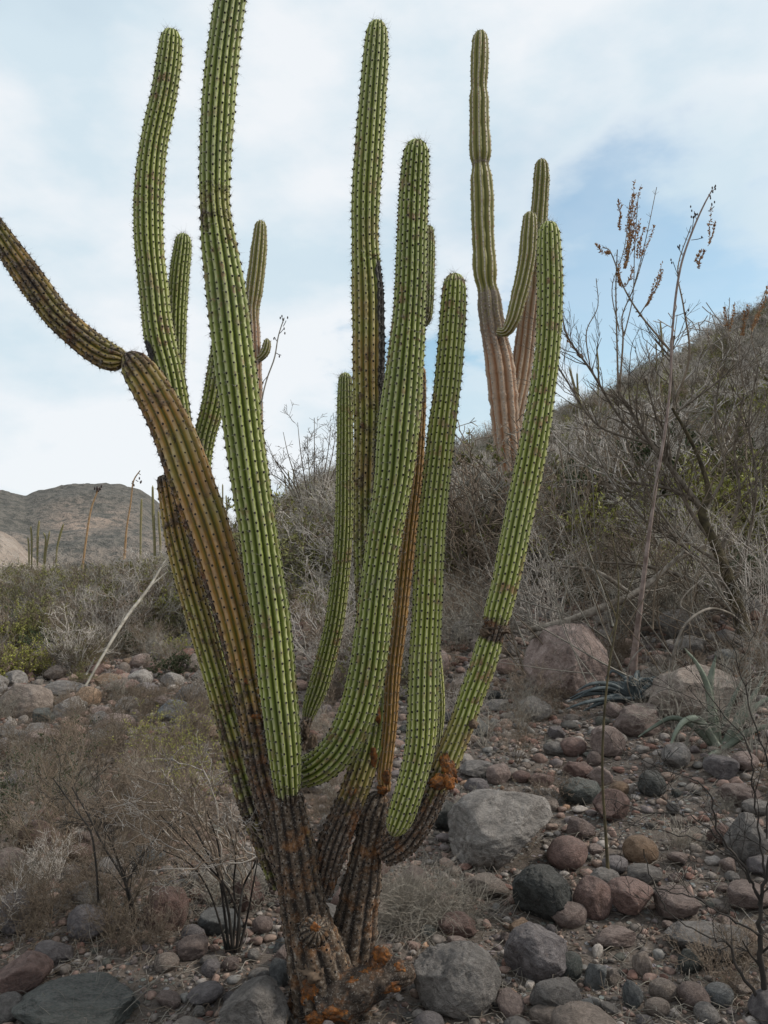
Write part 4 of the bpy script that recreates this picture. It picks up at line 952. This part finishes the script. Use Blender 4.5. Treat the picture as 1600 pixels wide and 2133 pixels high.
for _ in range(640):
    a = rg.uniform(-.56, .56); r = rg.uniform(3.0, 8.5); x, y = r * math.sin(a), r * math.cos(a)
    if math.hypot(x + .15, y - 2.8) < .5 or (a > .0 and r < 6.2 and rg.random() < .85): continue
    if float(vnoise(np.array([x * 1.1, y * 1.1, 2.]), 33)) < (-.25 if a < 0 else .0): continue
    bp.append((x, y, float(H(x, y)) - .01, int(rg.choice(4, p=[.25, .3, .05, .4])), rg.uniform(.10, .24) * (.8 + r * .05), rg.uniform(0, 6.28)))
bp = np.array(bp)
me = bpy.data.meshes.new('brush'); me.vertices.add(len(bp)); me.vertices.foreach_set('co', bp[:, :3].astype(np.float32).ravel())
t = me.attributes.new('pick', 'INT', 'POINT'); t.data.foreach_set('value', bp[:, 3].astype(np.int32))
t = me.attributes.new('size', 'FLOAT', 'POINT'); t.data.foreach_set('value', bp[:, 4].astype(np.float32))
t = me.attributes.new('spin', 'FLOAT', 'POINT'); t.data.foreach_set('value', bp[:, 5].astype(np.float32))
brush = bpy.data.objects.new('brush', me); link(brush); brush['kind'] = 'stuff'; tag(brush, 'dry grey brown scrub covering the whole hillside as one mass', 'brush')
def scatter_nodes(name, objs):
    ng = bpy.data.node_groups.new(name, 'GeometryNodeTree')
    ng.interface.new_socket('Geometry', in_out='INPUT', socket_type='NodeSocketGeometry'); ng.interface.new_socket('Geometry', in_out='OUTPUT', socket_type='NodeSocketGeometry')
    gi = ng.nodes.new('NodeGroupInput'); go = ng.nodes.new('NodeGroupOutput'); jn = ng.nodes.new('GeometryNodeJoinGeometry')
    def named(n, t):
        a = ng.nodes.new('GeometryNodeInputNamedAttribute'); a.data_type = t; a.inputs['Name'].default_value = n; return a.outputs['Attribute']
    pick, size, spin = named('pick', 'INT'), named('size', 'FLOAT'), named('spin', 'FLOAT')
    cx = ng.nodes.new('ShaderNodeCombineXYZ'); ng.links.new(spin, cx.inputs['Z'])
    er = ng.nodes.new('FunctionNodeEulerToRotation'); ng.links.new(cx.outputs[0], er.inputs[0])
    for k, ob in objs:
        cmp_ = ng.nodes.new('FunctionNodeCompare'); cmp_.data_type = 'INT'; cmp_.operation = 'EQUAL'; cmp_.inputs[3].default_value = k; ng.links.new(pick, cmp_.inputs[2])
        oi = ng.nodes.new('GeometryNodeObjectInfo'); oi.inputs['Object'].default_value = ob; oi.transform_space = 'ORIGINAL'
        ip_ = ng.nodes.new('GeometryNodeInstanceOnPoints'); ng.links.new(gi.outputs[0], ip_.inputs['Points']); ng.links.new(cmp_.outputs[0], ip_.inputs['Selection'])
        ng.links.new(oi.outputs['Geometry'], ip_.inputs['Instance']); ng.links.new(er.outputs[0], ip_.inputs['Rotation']); ng.links.new(size, ip_.inputs['Scale'])
        ng.links.new(ip_.outputs[0], jn.inputs[0])
    ng.links.new(jn.outputs[0], go.inputs[0]); return ng
srcs = []
for k, (mt, ml, w) in enumerate(PROT_FAR):
    for o in bpy.data.objects:
        if o.type == 'MESH' and o.data is mt: srcs.append((k, o)); break
    if ml:
        for o in bpy.data.objects:
            if o.type == 'MESH' and o.data is ml: srcs.append((k, o)); break
md = brush.modifiers.new('scatter', 'NODES'); md.node_group = scatter_nodes('brush_scatter', srcs)

# traced plants
def traced(root, name, lines, mat, k=6, twigs=None, rg=None, prm=None, jit=0.0):
    g = Geo()
    for ln in lines:
        a = np.array([(l[0], l[1], l[2], l[3]) for l in ln], float); s = spline(a, max(8, 5 * len(ln))) if len(ln) > 2 else spline(a, 8)
        p = np.array([P(r[0], r[1], r[3]) for r in s]); rad = s[:, 2] / 2 * s[:, 3] / F
        if jit: p = p + rg.normal(size=p.shape) * jit
        tube(g, p, np.maximum(rad, .0008), k if rad.max() > .004 else 4)
        if twigs:
            for _ in range(int(twigs * np.linalg.norm(p[-1] - p[0]) + .5)):
                i = int(rg.integers(len(p) // 4, len(p) - 1)); t_ = p[i + 1] - p[i]; t_ /= np.linalg.norm(t_) + 1e-9; b = rg.normal(size=3); b -= b @ t_ * t_; b /= np.linalg.norm(b)
                grow(rg, g, p[i], t_ * .9 + b * .8, prm.get('L', .3) * rg.uniform(.5, 1.2), max(rad[i] * .5, .0011), 1, prm)
    o = obj(name, g.mesh(name), mat, root); rel(root, o); return o, g
TW = dict(BASE); TW.update(depth=3, kids=[0, 4, 2], wander=.18, lift=.04, rmin=.0009)
rgp = np.random.default_rng(5)
def root_at(px, py, name, label, cat, Y=None, group=None):
    p = ground_at(px, py) if Y is None else P(px, py, Y)
    return empty(name, tuple(p), label, cat, group), p
def with_y(lines, Y, dy=0.0): return [[(a, b, w, Y + dy * (1130 - b) / 1000) for a, b, w in ln] for ln in lines]
# big bare tree at the right
rt, p = root_at(1550, 1330, 'bare_tree', 'leaning mossy trunked bare tree at the right with long upswept limbs', 'tree'); YT = p[1]
YT0 = YT
traced(rt, 'trunk', with_y([[(1560,1350,38),(1546,1300,31),(1524,1220,26),(1488,1130,21),(1462,1066,18),(1476,1030,14),(1458,960,9),(1430,900,8),(1400,850,6)]], YT), BARK, 8)
LOW = [
  [(1466,1066,12),(1405,985,8.5),(1350,915,6.5),(1310,850,5.5),(1288,815,5)],
  [(1405,850,5),(1398,735,4.5),(1405,700,4)],
  [(1375,940,5),(1300,880,4),(1230,770,4),(1182,700,3),(1168,640,2)],
  [(1350,925,4),(1245,885,4),(1185,800,3),(1160,760,3)],
  [(1405,862,4),(1500,790,3.5),(1530,760,2)],
  [(1470,1060,8),(1440,1040,7),(1400,1020,6),(1320,1005,5),(1300,1000,4)],
  [(1500,1140,9),(1470,1110,8),(1430,1050,6),(1395,960,5),(1370,880,4),(1345,790,2.5)],
  [(1525,1220,9),(1560,1120,6),(1575,1000,5),(1560,880,3.5),(1580,760,2)],
  [(1500,1150,7),(1540,1040,5),(1530,930,4),(1550,820,2.5)],
  [(1470,1060,6),(1510,980,4.5),(1490,880,3.5),(1500,780,2)],
  [(1540,1290,8),(1450,1215,7),(1350,1180,5),(1230,1170,3)],
  [(1530,1240,7),(1440,1150,5),(1340,1080,4),(1250,960,2.5),(1220,880,2)],
  [(1510,1180,6),(1400,1100,4.5),(1320,960,3.5),(1290,860,2)]]
UP = [
  [(1288,815,4.6),(1285,700,3.6),(1283,600,2.8),(1286,520,2)],
  [(1290,820,4.6),(1298,700,3.8),(1296,660,3),(1320,600,2.4),(1345,520,1.6)],
  [(1402,852,6),(1436,742,4.6),(1424,640,3.6),(1412,560,2.6),(1440,470,1.8)],
  [(1400,735,4.6),(1330,650,4),(1300,600,3.2),(1268,520,2.2),(1255,515,1.8)],
  [(1330,660,2.8),(1372,590,2),(1378,560,1.5)],
  [(1230,770,3),(1222,690,2.4),(1245,640,2),(1242,580,1.5)],
  [(1290,690,3),(1275,600,2),(1300,520,1.6),(1312,420,1.4)],
  [(1300,700,3),(1318,620,2.2),(1322,520,1.8),(1330,400,1.4)],
  [(1320,600,2.4),(1345,500,1.8),(1368,390,1.4)],
  [(1530,760,2),(1518,690,1.6),(1520,620,1.3)],[(1580,760,2),(1565,690,1.6),(1598,600,1.3)],[(1550,820,2),(1540,720,1.6),(1556,640,1.2)],[(1500,780,2),(1475,700,1.6),(1480,650,1.2)]]
traced(rt, 'limbs', with_y([[(a, b, w * 1.25) for a, b, w in l] for l in LOW], YT, .25), T_LIMB, 6, twigs=12, rg=rgp, prm={**TW, 'L': .5, 'kids': [0, 3, 2], 'depth': 3, 'side': .5, 'wander': .14, 'lift': .08, 'rmin': .0016})
traced(rt, 'limbs', with_y(UP, YT, .25), T_BROWN, 5, twigs=26, rg=rgp, prm={**TW, 'L': .05, 'kids': [0, 0, 0], 'depth': 1, 'rmin': .0013})
# husks on plumes
def husks(root, name, cents, mat, Y, n, ln=.016, spread=8):
    lv = []; tw = []
    for (x0, y0, x1, y1, m) in cents:      # each plume is a spray of fine twigs set with husks
        for _ in range(max(2, int(m * 7))):
            ox, oy = rgp.normal() * spread, rgp.normal() * 12; Yo = Y + rgp.normal() * .02
            pl = [P(x1 + (x0 - x1) * q + ox * math.sin(1.7 * q) * 1.2 + rgp.normal() * 1.5, y1 + (y0 - y1) * q + oy * q, Yo) for q in (0, .25, .5, .75, 1)]
            tw.append(np.array(pl))
    for pl in tw:
        for _ in range(max(3, int(n * sum(c[4] for c in cents) / len(tw)))):
            u = rgp.random() * 3.99; k = int(u); p_ = pl[k] + (pl[k + 1] - pl[k]) * (u - k); lv.append((p_, (pl[k + 1] - pl[k]) / np.linalg.norm(pl[k + 1] - pl[k]) * 1.2))
    g = Geo()
    for pl in tw: tube(g, pl, [.0016, .0014, .0012, .001, .0008], 3, cap=False)
    o = obj('seed_sprays', g.mesh('seed_sprays'), T_BROWN, root, kind='stuff'); rel(root, o)
    g = leaf_geo(rgp, lv, ln, ln * .5); o = obj(name, g.mesh(name, False), mat, root, kind='stuff'); rel(root, o); return
def husks_old(root, name, cents, mat, Y, n, ln=.016, spread=8):
    lv = []
    for (x0, y0, x1, y1, m) in cents:
        for _ in range(int(m * n)):
            u = rgp.random(); lv.append((P(x0 + (x1 - x0) * u + rgp.normal() * spread * (.4 + .6 * math.sin(math.pi * u)), y0 + (y1 - y0) * u, Y + rgp.normal() * .02), np.array([0, 0, 1.]) + rgp.normal(size=3) * .3))
    g = leaf_geo(rgp, lv, ln, ln * .5); o = obj(name, g.mesh(name, False), mat, root, kind='stuff'); rel(root, o)
husks(rt, 'seed_husks', [(1330,395,1310,480,.7),(1318,460,1302,560,1.4),(1345,470,1330,540,.5),(1300,560,1298,600,.5),(1378,560,1345,640,.5),(1288,420,1290,480,.25),(1480,500,1455,560,.3),(1490,440,1478,510,.35),(1520,620,1518,690,.3),(1598,600,1565,690,.5),(1556,640,1545,700,.25),(1205,715,1215,745,.3),(1258,515,1262,530,.1)], SEED, YT + .12, 420, .027, 8)
# flower stalk
def stalk(base_px, base_py, label, pts, pods, mat, name='agave_stalk', Y=None, podr=1.0):
    r_, p = root_at(base_px, base_py, name, label, 'flower stalk', Y); Y = p[1]
    traced(r_, 'stem', with_y([pts], Y), mat, 7)
    g = Geo()
    for (ax, ay, bx, by, s) in pods:
        pa, pb = P(ax, ay, Y), P(bx, by, Y + rgp.uniform(-.05, .05)); tube(g, np.array([pa, (pa + pb) / 2 + [0, 0, -.004], pb]), .0018 * Y / 4, 4)
        for _ in range(max(1, int(s))):
            c = pb + rgp.normal(size=3) * .011 * Y / 5; v, f = ICO[1]; g.add(v * np.array([.005, .005, .010]) * Y / 5 * podr + c, f)
    o = obj('pods', g.mesh('pods'), POD, r_, kind='stuff'); rel(r_, o); return r_, Y
stalk(1318, 1425, 'tall bare agave flower stalk with black pods rising past the skyline', [(1316,1435,22),(1322,1360,15),(1335,1250,11),(1350,1130,8.5),(1368,1000,7),(1385,900,6),(1396,800,5.2),(1400,700,5),(1410,600,5),(1422,540,4.5),(1447,470,4),(1470,420,3.2),(1484,395,2.4)],
  [(1413,575,1402,545,2),(1424,535,1413,515,5),(1440,490,1446,450,6),(1452,460,1446,440,3),(1468,425,1478,405,4),(1475,440,1488,430,3),(1484,398,1490,392,5),(1440,500,1465,495,1),(1400,660,1430,650,2)], STALK)
stalk(165, 1225, 'thin orange tinted stalk with a dark seed head at the left', [(163,1232,7),(172,1180,5),(180,1120,4.5),(190,1060,4),(205,1018,3)], [(203,1022,206,1017,5),(200,1028,201,1022,2)], STALK_O, podr=1.2)
stalk(260, 1160, 'pale stalk with small scattered pods left of the broken brown arm', [(259,1165,6),(264,1100,4),(272,1050,3.5),(279,1000,3),(292,980,2)], [(277,1010,274,1006,2),(283,1000,288,1003,2),(288,985,293,989,1)], STALK_O)
stalk(545, 1200, 'slender grey stalk with buds right of the thickest arm', [(536,1200,5),(540,1000,4),(545,840,3.2),(556,790,3),(572,745,3),(580,700,2.6),(592,662,2)], [(590,672,588,662,2),(590,680,596,668,2),(582,695,590,686,2),(578,712,572,702,1),(575,735,586,740,1),(560,780,546,797,1)], T_GREY, Y=8.5)
r_, p = root_at(1268, 1835, 'dry_shoot', 'single thin dark upright stem standing between the red and grey rocks', 'plant'); Y = p[1]
traced(r_, 'stem', [[(1268,1840,8,Y),(1262,1740,6.5,Y),(1255,1620,5.5,Y),(1258,1500,5,Y+.02),(1270,1380,4.5,Y+.05),(1285,1290,4,Y+.1),(1288,1200,3,Y+.12),(1272,1100,2.5,Y+.15)],[(1285,1290,3,Y+.1),(1265,1240,2.5,Y+.1),(1225,1150,2,Y+.12),(1180,1040,1.5,Y+.15)],[(1270,1330,2.5,Y+.08),(1320,1200,2,Y+.1),(1375,980,1.5,Y+.15)]], BARK, 6)
# fallen branches
def log(label, px, py, lines, mat, name='fallen_branch', dy=0):
    r_, p = root_at(px, py, name, label, 'branch'); traced(r_, 'wood', [[(a, b, w, p[1] + d) for a, b, w, d in ln] for ln in lines], mat, 7, twigs=3, rg=rgp, prm={**TW, 'L': .15, 'kids': [0, 2, 0], 'depth': 2}); return r_
log('thick grey fallen branch lying across the tall pinkish boulder', 1150, 1440, [[(1100,1312,14,.0),(1180,1295,17,.0),(1250,1268,18,.02),(1320,1238,15,.05),(1375,1195,11,.1),(1425,1148,7,.15)],[(1180,1300,12,.0),(1100,1330,8,-.05)],[(1320,1240,8,.05),(1240,1190,9,.1),(1170,1180,5,.15)],[(1425,1148,6,.15),(1470,1180,6,.2),(1500,1230,6,.2)]], T_LOG)
log('lichen covered forked branch hanging down to the wide tan boulder', 1385, 1480, [[(1548,1300,6,.35),(1520,1278,6,.25),(1480,1268,6,.12),(1448,1282,6,.03),(1424,1306,5.5,0),(1406,1350,5.5,-.03),(1396,1395,5.5,0),(1388,1430,5,.0),(1376,1465,4,0)],[(1424,1306,4,0),(1419,1340,4,.03),(1403,1375,3.6,.05),(1398,1420,3.4,.04),(1405,1455,3,0)],[(1448,1282,3.4,.03),(1418,1262,3.4,.08),(1425,1242,2.6,.12),(1470,1200,2.4,.2)],[(1345,1345,2.6,0),(1325,1362,3,0),(1309,1390,3,0),(1308,1430,2.6,0),(1320,1465,2,0)]], T_LOG)
log('long white fallen branch slanting across the left slope', 180, 1425, [[(178,1430,5,-.6),(212,1370,6,-.35),(262,1288,7,.3),(312,1222,6,.9),(340,1175,4,1.2),(372,1130,2.5,1.4)],[(180,1405,4,-.5),(198,1370,2.5,-.5)],[(312,1222,3,.9),(350,1190,2.5,1.1)]], T_GREY)
log('short crooked pale twig left of the white fallen branch', 170, 1355, [[(128,1300,3,0),(148,1325,4,0),(172,1350,4,0),(195,1355,3,0)]], T_PALE)
# black stemmed shrub by the cactus
r_, p = root_at(485, 1985, 'black_stemmed_shrub', 'dark stemmed shrub with pale twig ends left of the cactus trunk', 'shrub'); Y = p[1]
stm = []
for bx, pts in [(478,[(470,1900,8),(450,1820,7),(425,1760,6),(395,1705,4)]),(486,[(478,1900,8),(462,1830,7),(452,1760,5),(432,1690,3)]),(492,[(498,1900,8),(505,1840,6),(528,1800,5),(548,1755,3)]),(484,[(486,1900,6),(490,1840,5),(488,1780,4),(470,1720,3)]),(496,[(512,1910,6),(530,1850,5),(540,1790,3)]),(474,[(462,1920,6),(440,1850,5),(400,1800,4),(340,1770,3)]),(490,[(492,1930,7),(480,1860,6),(440,1800,5),(380,1740,4),(330,1700,3)])]:
    stm.append([(bx, 1990, 7, Y)] + [(a + rgp.normal() * 5, b, w * .72, Y + rgp.uniform(-.12, .12) * (1990 - b) / 250) for a, b, w in pts])
traced(r_, 'stems', stm, T_DARK, 6)
tips = []
for ln in stm:
    a = ln[-1]
    for _ in range(4):
        ex = a[0] - rgp.uniform(-60, 240); ey = a[1] - rgp.uniform(-50, 120); yy = a[3] + rgp.uniform(-.3, .3)
        b0 = ln[int(rgp.integers(2, len(ln)))]
        tips.append([(b0[0], b0[1], 3.2, b0[3]), ((a[0] * .4 + ex * .6), (a[1] * .45 + ey * .55) - 14, 2.4, (a[3] + yy) / 2), (ex, ey, 1.5, yy)])
traced(r_, 'twigs', tips, T_RED, 4, twigs=9, rg=rgp, prm={**TW, 'L': .17, 'kids': [0, 4, 2], 'wander': .25}, jit=.004)
traced(r_, 'pale_twigs', [[(b[0][0] + rgp.uniform(-20, 20), b[0][1] - 10, 2.6, b[0][3]), (b[1][0] + rgp.uniform(-30, 30), b[1][1] + rgp.uniform(-20, 30), 2.0, b[1][3]), (b[2][0] + rgp.uniform(-60, 60), b[2][1] + rgp.uniform(-30, 30), 1.4, b[2][3])] for b in tips[::2]], T_PALE, 4, twigs=7, rg=rgp, prm={**TW, 'L': .15, 'kids': [0, 3, 2], 'wander': .28}, jit=.005)
# second left shrub: dark stems over the reddish boulder
r_, p = root_at(275, 1950, 'bare_shrub', 'spindly dark stemmed shrub over the lilac grey rock at the left', 'shrub'); Y = p[1]
traced(r_, 'stems', [[(282,1960,6,Y),(280,1900,6,Y),(262,1840,5,Y),(215,1760,4.5,Y+.05),(185,1700,4,Y+.1),(150,1640,3,Y+.15)],[(280,1930,5,Y),(258,1830,4.5,Y),(230,1750,4,Y),(200,1690,3,Y)],[(205,1880,5,Y),(200,1800,4.5,Y),(188,1730,4,Y+.05),(160,1690,3,Y+.1),(110,1620,2.5,Y+.15)],[(262,1840,3.5,Y),(330,1740,3,Y+.1),(400,1690,2,Y+.1)]], T_DARK, 6, twigs=12, rg=rgp, prm={**TW, 'L': .2, 'wander': .25})
# bottom right shrub
r_, p = root_at(1598, 2120, 'bare_shrub', 'sprawling bare shrub in the bottom right corner, twigs crossing the rocks', 'shrub'); Y = p[1]
br = [[(1598,2130,22,Y),(1590,2040,18,Y),(1582,1940,15,Y),(1590,1840,11,Y),(1610,1760,8,Y)],
 [(1590,2100,10,Y),(1540,2020,9,Y),(1515,1965,7,Y),(1470,1950,5,Y-.05),(1400,1905,4,Y-.05),(1370,1860,3.5,Y-.05),(1340,1770,3,Y-.02)],
 [(1585,1880,9,Y),(1550,1800,7,Y),(1500,1740,6,Y),(1480,1660,5,Y),(1460,1635,4,Y),(1380,1600,3.5,Y),(1300,1560,2.5,Y)],
 [(1500,1750,5,Y),(1440,1700,4,Y),(1340,1690,3,Y),(1260,1660,2,Y)],
 [(1590,1900,7,Y),(1560,1830,6,Y+.05),(1530,1790,5,Y+.05),(1420,1740,3.5,Y+.1),(1330,1720,2.5,Y+.1),(1230,1690,1.8,Y+.1)],
 [(1580,1950,6,Y),(1500,1900,5,Y),(1440,1870,4,Y),(1360,1850,3,Y)],
 [(1595,1830,7,Y),(1580,1740,6,Y),(1570,1640,5,Y),(1560,1560,4,Y),(1500,1480,3,Y),(1450,1400,2,Y)],
 [(1600,1750,6,Y),(1600,1600,5,Y),(1570,1500,4,Y),(1540,1380,3,Y),(1500,1300,2,Y)]]
traced(r_, 'stems', [[(a, b, w * .7, y) for a, b, w, y in l] for l in br], T_DARK, 6, twigs=9, rg=rgp, prm={**TW, 'L': .2, 'wander': .22, 'kids': [0, 3, 2]}, jit=.004)
# right thicket of arching canes
r_, p = root_at(1330, 1460, 'cane_thicket', 'thicket of thin grey arching canes in front of the right hillside', 'shrub'); Y = p[1]
canes = []
for i in range(60):
    bx = rgp.uniform(1090, 1640); by = rgp.uniform(1300, 1500); L = rgp.uniform(180, 560); an = rgp.normal() * .55 - .25; yy = Y + rgp.uniform(-.2, 1.6); cv = rgp.normal() * .35
    pts_ = []
    x_, y_ = bx, by; w0 = rgp.uniform(2.2, 4.2)
    for q in range(6):
        pts_.append((x_, y_, w0 * (1 - q * .15), yy + rgp.normal() * .03)); x_ += math.sin(an) * L / 5 + rgp.normal() * 6; y_ -= math.cos(an) * L / 5; an += cv / 5 + rgp.normal() * .1
    canes.append(pts_)
traced(r_, 'canes', canes[::2], T_BROWN, 4, twigs=9, rg=rgp, prm={**TW, 'L': .3, 'kids': [0, 3, 2], 'side': .6, 'rmin': .0013})
traced(r_, 'canes', canes[1::2], T_GREY, 4, twigs=6, rg=rgp, prm={**TW, 'L': .28, 'kids': [0, 3, 2], 'side': .6, 'rmin': .0013})
# skyline bush behind the slim arm
r_, p = root_at(640, 1045, 'skyline_bush', 'wispy leafless bush standing on the skyline left of the slim arm', 'shrub', Y=21.0)
lines = []
for bx, tx, ty in [(635,560,935),(640,590,900),(648,620,880),(655,655,870),(660,690,880),(665,715,930),(638,575,960),(650,640,905),(664,700,900),(630,548,985)]:
    lines.append([(bx, 1075, 3.2, 21), ((bx * .6 + tx * .4), 1010, 2.4, 21), (tx * .8 + bx * .2, (ty + 990) / 2, 1.7, 21), (tx, ty, 1.0, 21)])
traced(r_, 'branches', lines, T_BROWN, 4, twigs=1.8, rg=rgp, prm={**TW, 'L': .8, 'kids': [0, 4, 3], 'rmin': .005, 'depth': 3})

# agaves
def agave(name, label, px, py, leaves, mat, Y=None, wmul=.85):
    r_, p = root_at(px, py, name, label, 'agave', Y)
    for lf in leaves:
        a = np.array([(x, y, w, p[1] + d) for x, y, w, d in lf], float); s = spline(a, 16); c = np.array([P(q[0], q[1], q[3]) for q in s]); w = s[:, 2] / 2 * s[:, 3] / F * wmul
        t_, n_, b_ = frames(c); g = Geo(); prof = []
        view = c - np.array([0, 0, EYE]); view /= np.linalg.norm(view, axis=1)[:, None]
        sd_ = np.cross(t_, view); sd_ /= np.linalg.norm(sd_, axis=1)[:, None] + 1e-9; up = np.cross(sd_, t_)
        pr = [(-1, .0), (-.5, .28), (0, .38), (.5, .28), (1, 0), (.5, .12), (0, .2), (-.5, .12)]
        v = np.stack([c + sd_ * (w * a_)[:, None] - up * (w * b2)[:, None] for a_, b2 in pr], 1); K = 8; n = len(c)
        i = np.arange(n - 1)[:, None] * K; j = np.arange(K)[None]; j2 = (j + 1) % K
        g.add(v.reshape(-1, 3), [np.stack([i + j, i + j2, i + K + j2, i + K + j], -1).reshape(-1, 4), np.arange(K)[None], (np.arange(K)[::-1] + (n - 1) * K)[None]])
        for side in (-1, 1):     # marginal teeth
            for k in range(2, n - 2, 1):
                e = c[k] + sd_[k] * w[k] * side * .96; d_ = sd_[k] * side * w[k] * .3; q = t_[k] * w[k] * .22
                g.add(np.array([e - q, e + q, e + d_ + q * .6, e + up[k] * w[k] * .08]), np.array([[0, 1, 2], [0, 2, 3], [1, 3, 2], [0, 3, 1]]))
        o = obj('leaf', g.mesh('leaf'), mat, r_); rel(r_, o)
agave('agave', 'pale striped green agave with long curved toothed leaves at the right', 1500, 1555, [
  [(1492,1560,16,0),(1484,1500,18,0),(1474,1430,15,0),(1450,1380,9,0),(1425,1350,3,0)],
  [(1500,1560,16,.03),(1490,1500,17,.03),(1478,1440,18,.03),(1482,1405,14,.03),(1492,1365,3,.03)],
  [(1495,1555,18,-.05),(1455,1500,20,-.08),(1430,1500,16,-.12),(1408,1525,11,-.16),(1395,1560,3,-.2)],
  [(1490,1560,16,.0),(1440,1510,14,.0),(1400,1495,12,0),(1360,1515,8,0),(1330,1535,3,0)],
  [(1505,1555,18,.0),(1535,1510,19,.02),(1570,1475,14,.04),(1600,1455,9,.05),(1640,1440,3,.05)],
  [(1505,1562,17,-.05),(1550,1530,18,-.08),(1590,1515,13,-.1),(1640,1510,4,-.1)],
  [(1500,1565,16,-.1),(1480,1575,16,-.18),(1462,1600,11,-.25),(1450,1640,3,-.3)],
  [(1510,1560,16,.1),(1540,1490,15,.15),(1575,1440,10,.2),(1595,1400,3,.22)],
  [(1500,1560,14,.15),(1510,1500,14,.2),(1530,1450,10,.22),(1550,1410,3,.25)]], AGAVE)
dl = []
for i in range(26):
    a = math.pi * (i + .5) / 26 * 1.25 - .4; L = rgp.uniform(70, 150); dx, dy = math.cos(a) * L, -math.sin(a) * L * .42; b = rgp.uniform(-.25, .3)
    dl.append([(1320, 1455, 9, b * .2), (1320 + dx * .4, 1455 + dy * .7 - 6, 11, b * .5), (1320 + dx * .8, 1455 + dy * 1.0, 8, b), (1320 + dx * 1.1, 1455 + dy * .95 + 14, 2, b)])
agave('dead_agave', 'collapsed blue grey dead agave around the foot of the tall stalk', 1320, 1470, dl, AGAVE_DK)
def rosette(px, py, label, L, n, mat, w=8):
    ls = []
    for i in range(n):
        a = math.pi * (i + .5) / n; l = L * rgp.uniform(.7, 1.1); dx, dy = math.cos(a) * l, -math.sin(a) * l * .8; b = rgp.uniform(-.3, .3)
        ls.append([(px, py, w, 0), (px + dx * .5, py + dy * .6, w, b * .4), (px + dx, py + dy, 1.5, b)])
    agave('agave', label, px, py + 4, ls, mat)
rosette(1468, 935, 'dark spiky agave high on the right slope', 46, 15, AGAVE_DK)
rosette(330, 1285, 'spiky grey green agave behind the brown edged arm', 36, 14, AGAVE, 6)
rosette(640, 1095, 'small blue green agave between the thickest arm and slim arm', 26, 11, AGAVE, 5)

# dead grass tuft, straw litter, grass stalks
def blades(cx, cy, rad, n, L, r=.0011, bend=.7, seed=0, flat=.4, wild=.16):
    rg = np.random.default_rng(seed); g = Geo()
    for _ in range(n):
        a = rg.uniform(0, 6.28); q = abs(rg.normal()) * rad * .5; x, y = cx + math.cos(a) * q, cy + math.sin(a) * q; z = float(H(x, y)) if False else 0
        az = a + rg.normal() * .7; l = L * rg.uniform(.5, 1.2); s = rg.uniform(.4, 1.3); d = np.array([math.cos(az) * s, math.sin(az) * s, flat + rg.uniform(.1, .7)]); d /= np.linalg.norm(d)
        pts = [np.array([x, y, 0.])]
        for k in range(5): 
            d = d + np.array([rg.normal() * wild, rg.normal() * wild, -bend * .28 + rg.normal() * (wild - .16)]); d /= np.linalg.norm(d); p_ = pts[-1] + d * l / 5; p_[2] = max(p_[2], .003); pts.append(p_)
        tube(g, np.array(pts), np.linspace(r, r * .4, 6), 3, cap=False)
    return g
r_, p = root_at(850, 1905, 'dead_grass_tuft', 'tangled dead grey grass tuft right of the cactus trunk', 'grass tuft')
g = Geo()
for bx_, by_, n_, l_, sd_ in [(0, 0, 420, .30, 1), (.10, .06, 300, .26, 2), (-.08, .05, 260, .24, 3), (.17, -.02, 240, .22, 4), (-.02, -.07, 260, .24, 5), (.05, .13, 240, .28, 6)]:
    gg = blades(bx_, by_, .10, n_, l_, r=.0009, bend=.55, seed=sd_, flat=.15, wild=.42)
    for v_, f_ in zip(gg.v, gg.f): g.add(v_, f_ - (f_.min()))
o = obj('blades', g.mesh('blades'), STRAW, r_, kind='stuff')
g = blades(.04, .02, .2, 500, .24, seed=8, flat=.4, wild=.4); o = obj('blades', g.mesh('blades'), T_GREY, r_, kind='stuff')
for px, py, n, L, lab in [(185,2120,26,.26,'sparse pale dry grass stalks over the dark green boulder'), (30,1740,120,.3,'dry grass clump on the left edge under the dark leaved bush'), (990,1890,120,.15,'wiry dead grass by the pale flat stone'),(1420,1760,150,.14,'dry grass clump right of the ochre rock'),(60,1850,120,.2,'dry grass behind the tall purplish rock')]:
    r_, p = root_at(px, py, 'dry_grass_clump', lab, 'grass tuft'); g = blades(0, 0, .16, n, L, r=.0012, bend=.35, seed=px, flat=.9); obj('blades', g.mesh('blades'), STRAW, r_, kind='stuff')
rg = np.random.default_rng(9); g = Geo()
for _ in range(9000):
    y = 2.1 + 7.5 * rg.random() ** 1.3; x = rg.uniform(-.55, .55) * y; z = float(0); a = rg.uniform(0, 6.28); l = rg.uniform(.03, .16) * (1 + y * .08)
    n = 4; th = a + np.cumsum(rg.normal(size=n) * .35); dx = np.cumsum(np.cos(th)) * l / n; dy = np.cumsum(np.sin(th)) * l / n
    X = np.concatenate([[x], x + dx]); Yv = np.concatenate([[y], y + dy]); Z = H(X, Yv) + np.concatenate([[.003], .003 + np.abs(np.cumsum(rg.normal(size=n) * .012))])
    tube(g, np.stack([X, Yv, Z], 1), .0006 + .0007 * rg.random() + y * .00008, 3, mat=int(rg.integers(3)), cap=False)
o = obj('dry_litter', g.mesh('dry_litter'), [STRAW, T_GREY, T_BROWN], kind='stuff'); tag(o, 'fine dead twigs and straw strewn over soil and stones', 'litter')
print('rocks', len(ROCKS) + len(HERO), 'pebbles', n_p, 'brush', len(bp))
